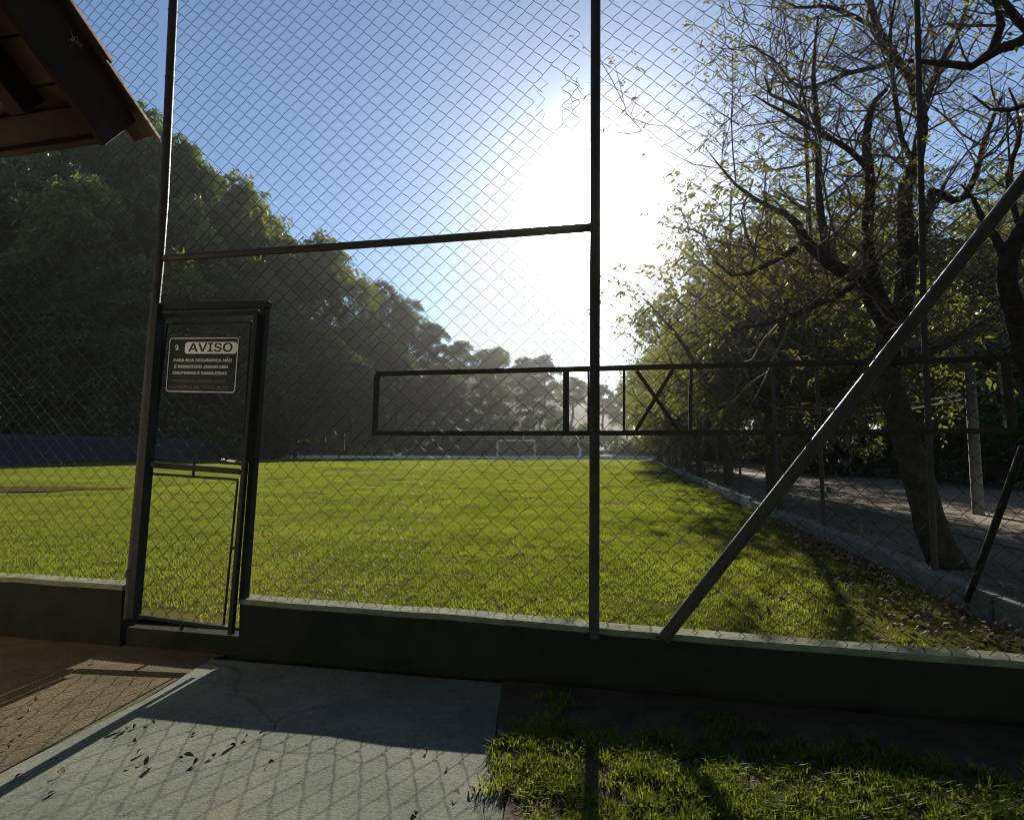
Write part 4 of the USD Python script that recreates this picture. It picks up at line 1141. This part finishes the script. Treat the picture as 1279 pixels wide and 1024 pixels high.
rng = np.random.default_rng(12)
gz = lambda P: 0.03 * (meshkit.noise(np.stack([(P @ A) / 1.7, (P @ N) / 1.7, 0 * P[:, 0]], -1)) - 0.5) + FZ - 0.008


def lay(name, n0, n1, step, nb, h, w, seed, label, tuft=1.0):
    P = field_points(n0, n1, step, rng)
    thin = meshkit.fbm(np.c_[P[:, 0] * 0.55, P[:, 1] * 0.55, np.zeros(len(P))], 3)
    bare = np.clip((P @ A - (S_SIDE - 1.1 + 0.9 * (thin - .5))) / 0.8, 0, 1) * np.clip((9 - P @ N) / 4, 0, 1)       # leaf-strewn strip by the side wall
    keep = rng.uniform(0, 1, len(P)) > bare * 0.85
    P, thin = P[keep], thin[keep]
    P[:, 2] = gz(P)
    sc = 0.7 + 0.6 * thin[:, None] * rng.uniform(0.8, 1.2, (len(P), 1))
    pr = [blades(np.random.default_rng(seed + k), nb, step * 1.25, h, w, 0.7, tuft) for k in range(4)]
    return scatter(name, pr, L_grass, P, rng.uniform(0, 6.28, len(P)), np.c_[np.ones((len(P), 2)), sc], label, 'grass', seed)


lay('field_grass', C + 0.2, 10.0, 0.30, 470, 0.037, 0.003, 40, 'short sunlit field grass nearest the low wall')
lay('field_grass', 10.0, 26.0, 0.9, 1300, 0.036, 0.0075, 50, 'sunlit field grass in the middle of the field')
lay('field_grass', 26.0, N_FAR - 0.3, 2.2, 1600, 0.042, 0.02, 60, 'field grass towards the far goal')

lawn = []
for x in np.arange(-0.02, 3.2, 0.11):
    for y in np.arange(1.0, 2.92, 0.11):
        p = np.array([x + rng.uniform(-.05, .05), y + rng.uniform(-.05, .05), 0.012])
        d = C - N @ p                                       # distance in front of the wall
        if d < 0.03 or abs(p[0]) > p[1] * 1.05 + 0.4 or p[0] < -0.01:
            continue
        if rng.uniform() < np.clip((d - 0.30) / 0.3, 0.03, 1.0) * (0.6 + 0.8 * meshkit.noise(p * 3)):
            lawn.append(p)
lawn = np.array(lawn)
scatter('lawn_grass', [blades(np.random.default_rng(70 + k), 200, 0.18, 0.034, 0.0034, 1.3, 1.0) for k in range(4)], L_lawn, lawn, rng.uniform(0, 6.28, len(lawn)),
        np.c_[np.ones((len(lawn), 2)), rng.uniform(0.6, 1.25, len(lawn))], 'coarse tufted grass in front of the low wall at lower right', 'grass', 71)

th = np.linspace(0, 2 * math.pi, 60, endpoint=False)
flat([tuple((BARE[:2] + bare_radius(a) * np.array([math.cos(a), math.sin(a)]) * [3.4, 1.5])) for a in th], FZ + 0.03, M_bare, 'bare_earth_patch')

# ---------------------------------------------------------------- fallen leaves
def leaf_shape(rng, L_, w_, curl):
    t = np.linspace(0, 1, 6)
    prof = np.sin(math.pi * np.clip(t * 0.96 + 0.02, 0, 1)) ** 0.8
    v = []
    for a, p in zip(t, prof):
        z = curl * math.sin(math.pi * a) + 0.25 * curl * a
        for sd in (-1, 0, 1):
            v.append([(a - .5) * L_, sd * w_ * p, z + (0.5 * w_ * p if sd else 0) * abs(curl) * 40 * 0.4])
    f = []
    for i in range(5):
        for j in (0, 1):
            o = i * 3 + j
            f += [[o, o + 1, o + 4], [o, o + 4, o + 3]]
    return np.array(v), np.array(f)


rng = np.random.default_rng(31)
spots = [(143, 914), (150, 915), (158, 911), (168, 925), (170, 907), (177, 940), (162, 957), (176, 953), (183, 950), (186, 961), (190, 902), (226, 946), (236, 943), (243, 916), (266, 944), (289, 933), (309, 921), (339, 953), (330, 910), (65, 990), (24, 970), (77, 965), (246, 952),
         (534, 938), (558, 960), (570, 992), (518, 1014), (590, 988), (25, 918), (12, 932), (35, 890), (52, 858), (82, 828), (100, 840), (60, 905), (8, 900), (118, 826), (45, 874)]
where = ['in front of the gate shadow', 'near the slab joint', 'in the middle of the green slab', 'on the dusty path']
def joint_gap(c):
    p = at_ground(*c)
    return p[0] - joint_x(p[1])


counted = {True: 0, False: 0}
for k, (px, py) in enumerate(sorted(spots, key=lambda c: abs(joint_gap(c)))):
    p = at_ground(px, py, 0.008)
    v, f = leaf_shape(rng, rng.choice([0.02, 0.026, 0.034, 0.05]) * rng.uniform(0.85, 1.15), rng.uniform(0.005, 0.011), rng.uniform(0.004, 0.016))
    a = rng.uniform(0, 6.28)
    R = trimesh.transformations.euler_matrix(rng.normal(0, .3), rng.normal(0, .3), a)[:3, :3]
    o = obj('dry_leaf', (v @ R.T + p, f), M_dry, smooth=True)
    on = 'the dusty path before the gate' if p[0] < joint_x(p[1]) else 'the green slab'
    counted['path' in on] += 1
    tag(o, f"curled dry leaf on {on}, {NTH[counted['path' in on] - 1]} nearest the {'slab' if 'path' in on else 'path'}'s edge", 'leaf', 'dry leaves on the dusty path' if 'path' in on else 'dry leaves on the green slab')
# litter along the side wall
lv = []
for k in range(1500):
    n = rng.uniform(C + 0.25, 9.5)
    s = S_SIDE - abs(rng.normal(0, 0.5)) * (1.0 if n < 5.5 else 0.35)
    v, f = leaf_shape(rng, rng.uniform(0.03, 0.07), rng.uniform(0.007, 0.014), rng.uniform(0.004, 0.016))
    R = trimesh.transformations.euler_matrix(rng.normal(0, .5), rng.normal(0, .5), rng.uniform(0, 6.28))[:3, :3]
    lv.append((v @ R.T + W(s, n, FZ + 0.03 + rng.uniform(0, .02)), f))
for k in range(900):
    n = rng.uniform(3.5, 12)
    s = S_SIDE + 0.2 + abs(rng.normal(0, 0.8))
    v, f = leaf_shape(rng, rng.uniform(0.04, 0.09), rng.uniform(0.008, 0.016), rng.uniform(0.004, 0.016))
    R = trimesh.transformations.euler_matrix(rng.normal(0, .4), rng.normal(0, .4), rng.uniform(0, 6.28))[:3, :3]
    lv.append((v @ R.T + W(s, n, -0.01 + rng.uniform(0, .02)), f))
tag(obj('leaf_litter', stack(lv), M_litter, smooth=True), 'brown leaf litter strewn along the side wall', 'leaf litter', kind='stuff')

# ---------------------------------------------------------------- haze
if HAZE > 0:
    hm = usdkit.material(stage, '/World/Looks/haze_air', {'v': ('principled_volume', {'color': (0.95, 0.95, 0.93), 'density': HAZE, 'anisotropy': 0.86})}, [], volume='v.volume')
    hb = trimesh.creation.box([900, 900, 56])
    hb.apply_translation([0, 0, 28 - 1.2])
    tag(obj('haze', hb, hm), 'thin sunlit haze over the field', 'haze', kind='stuff')
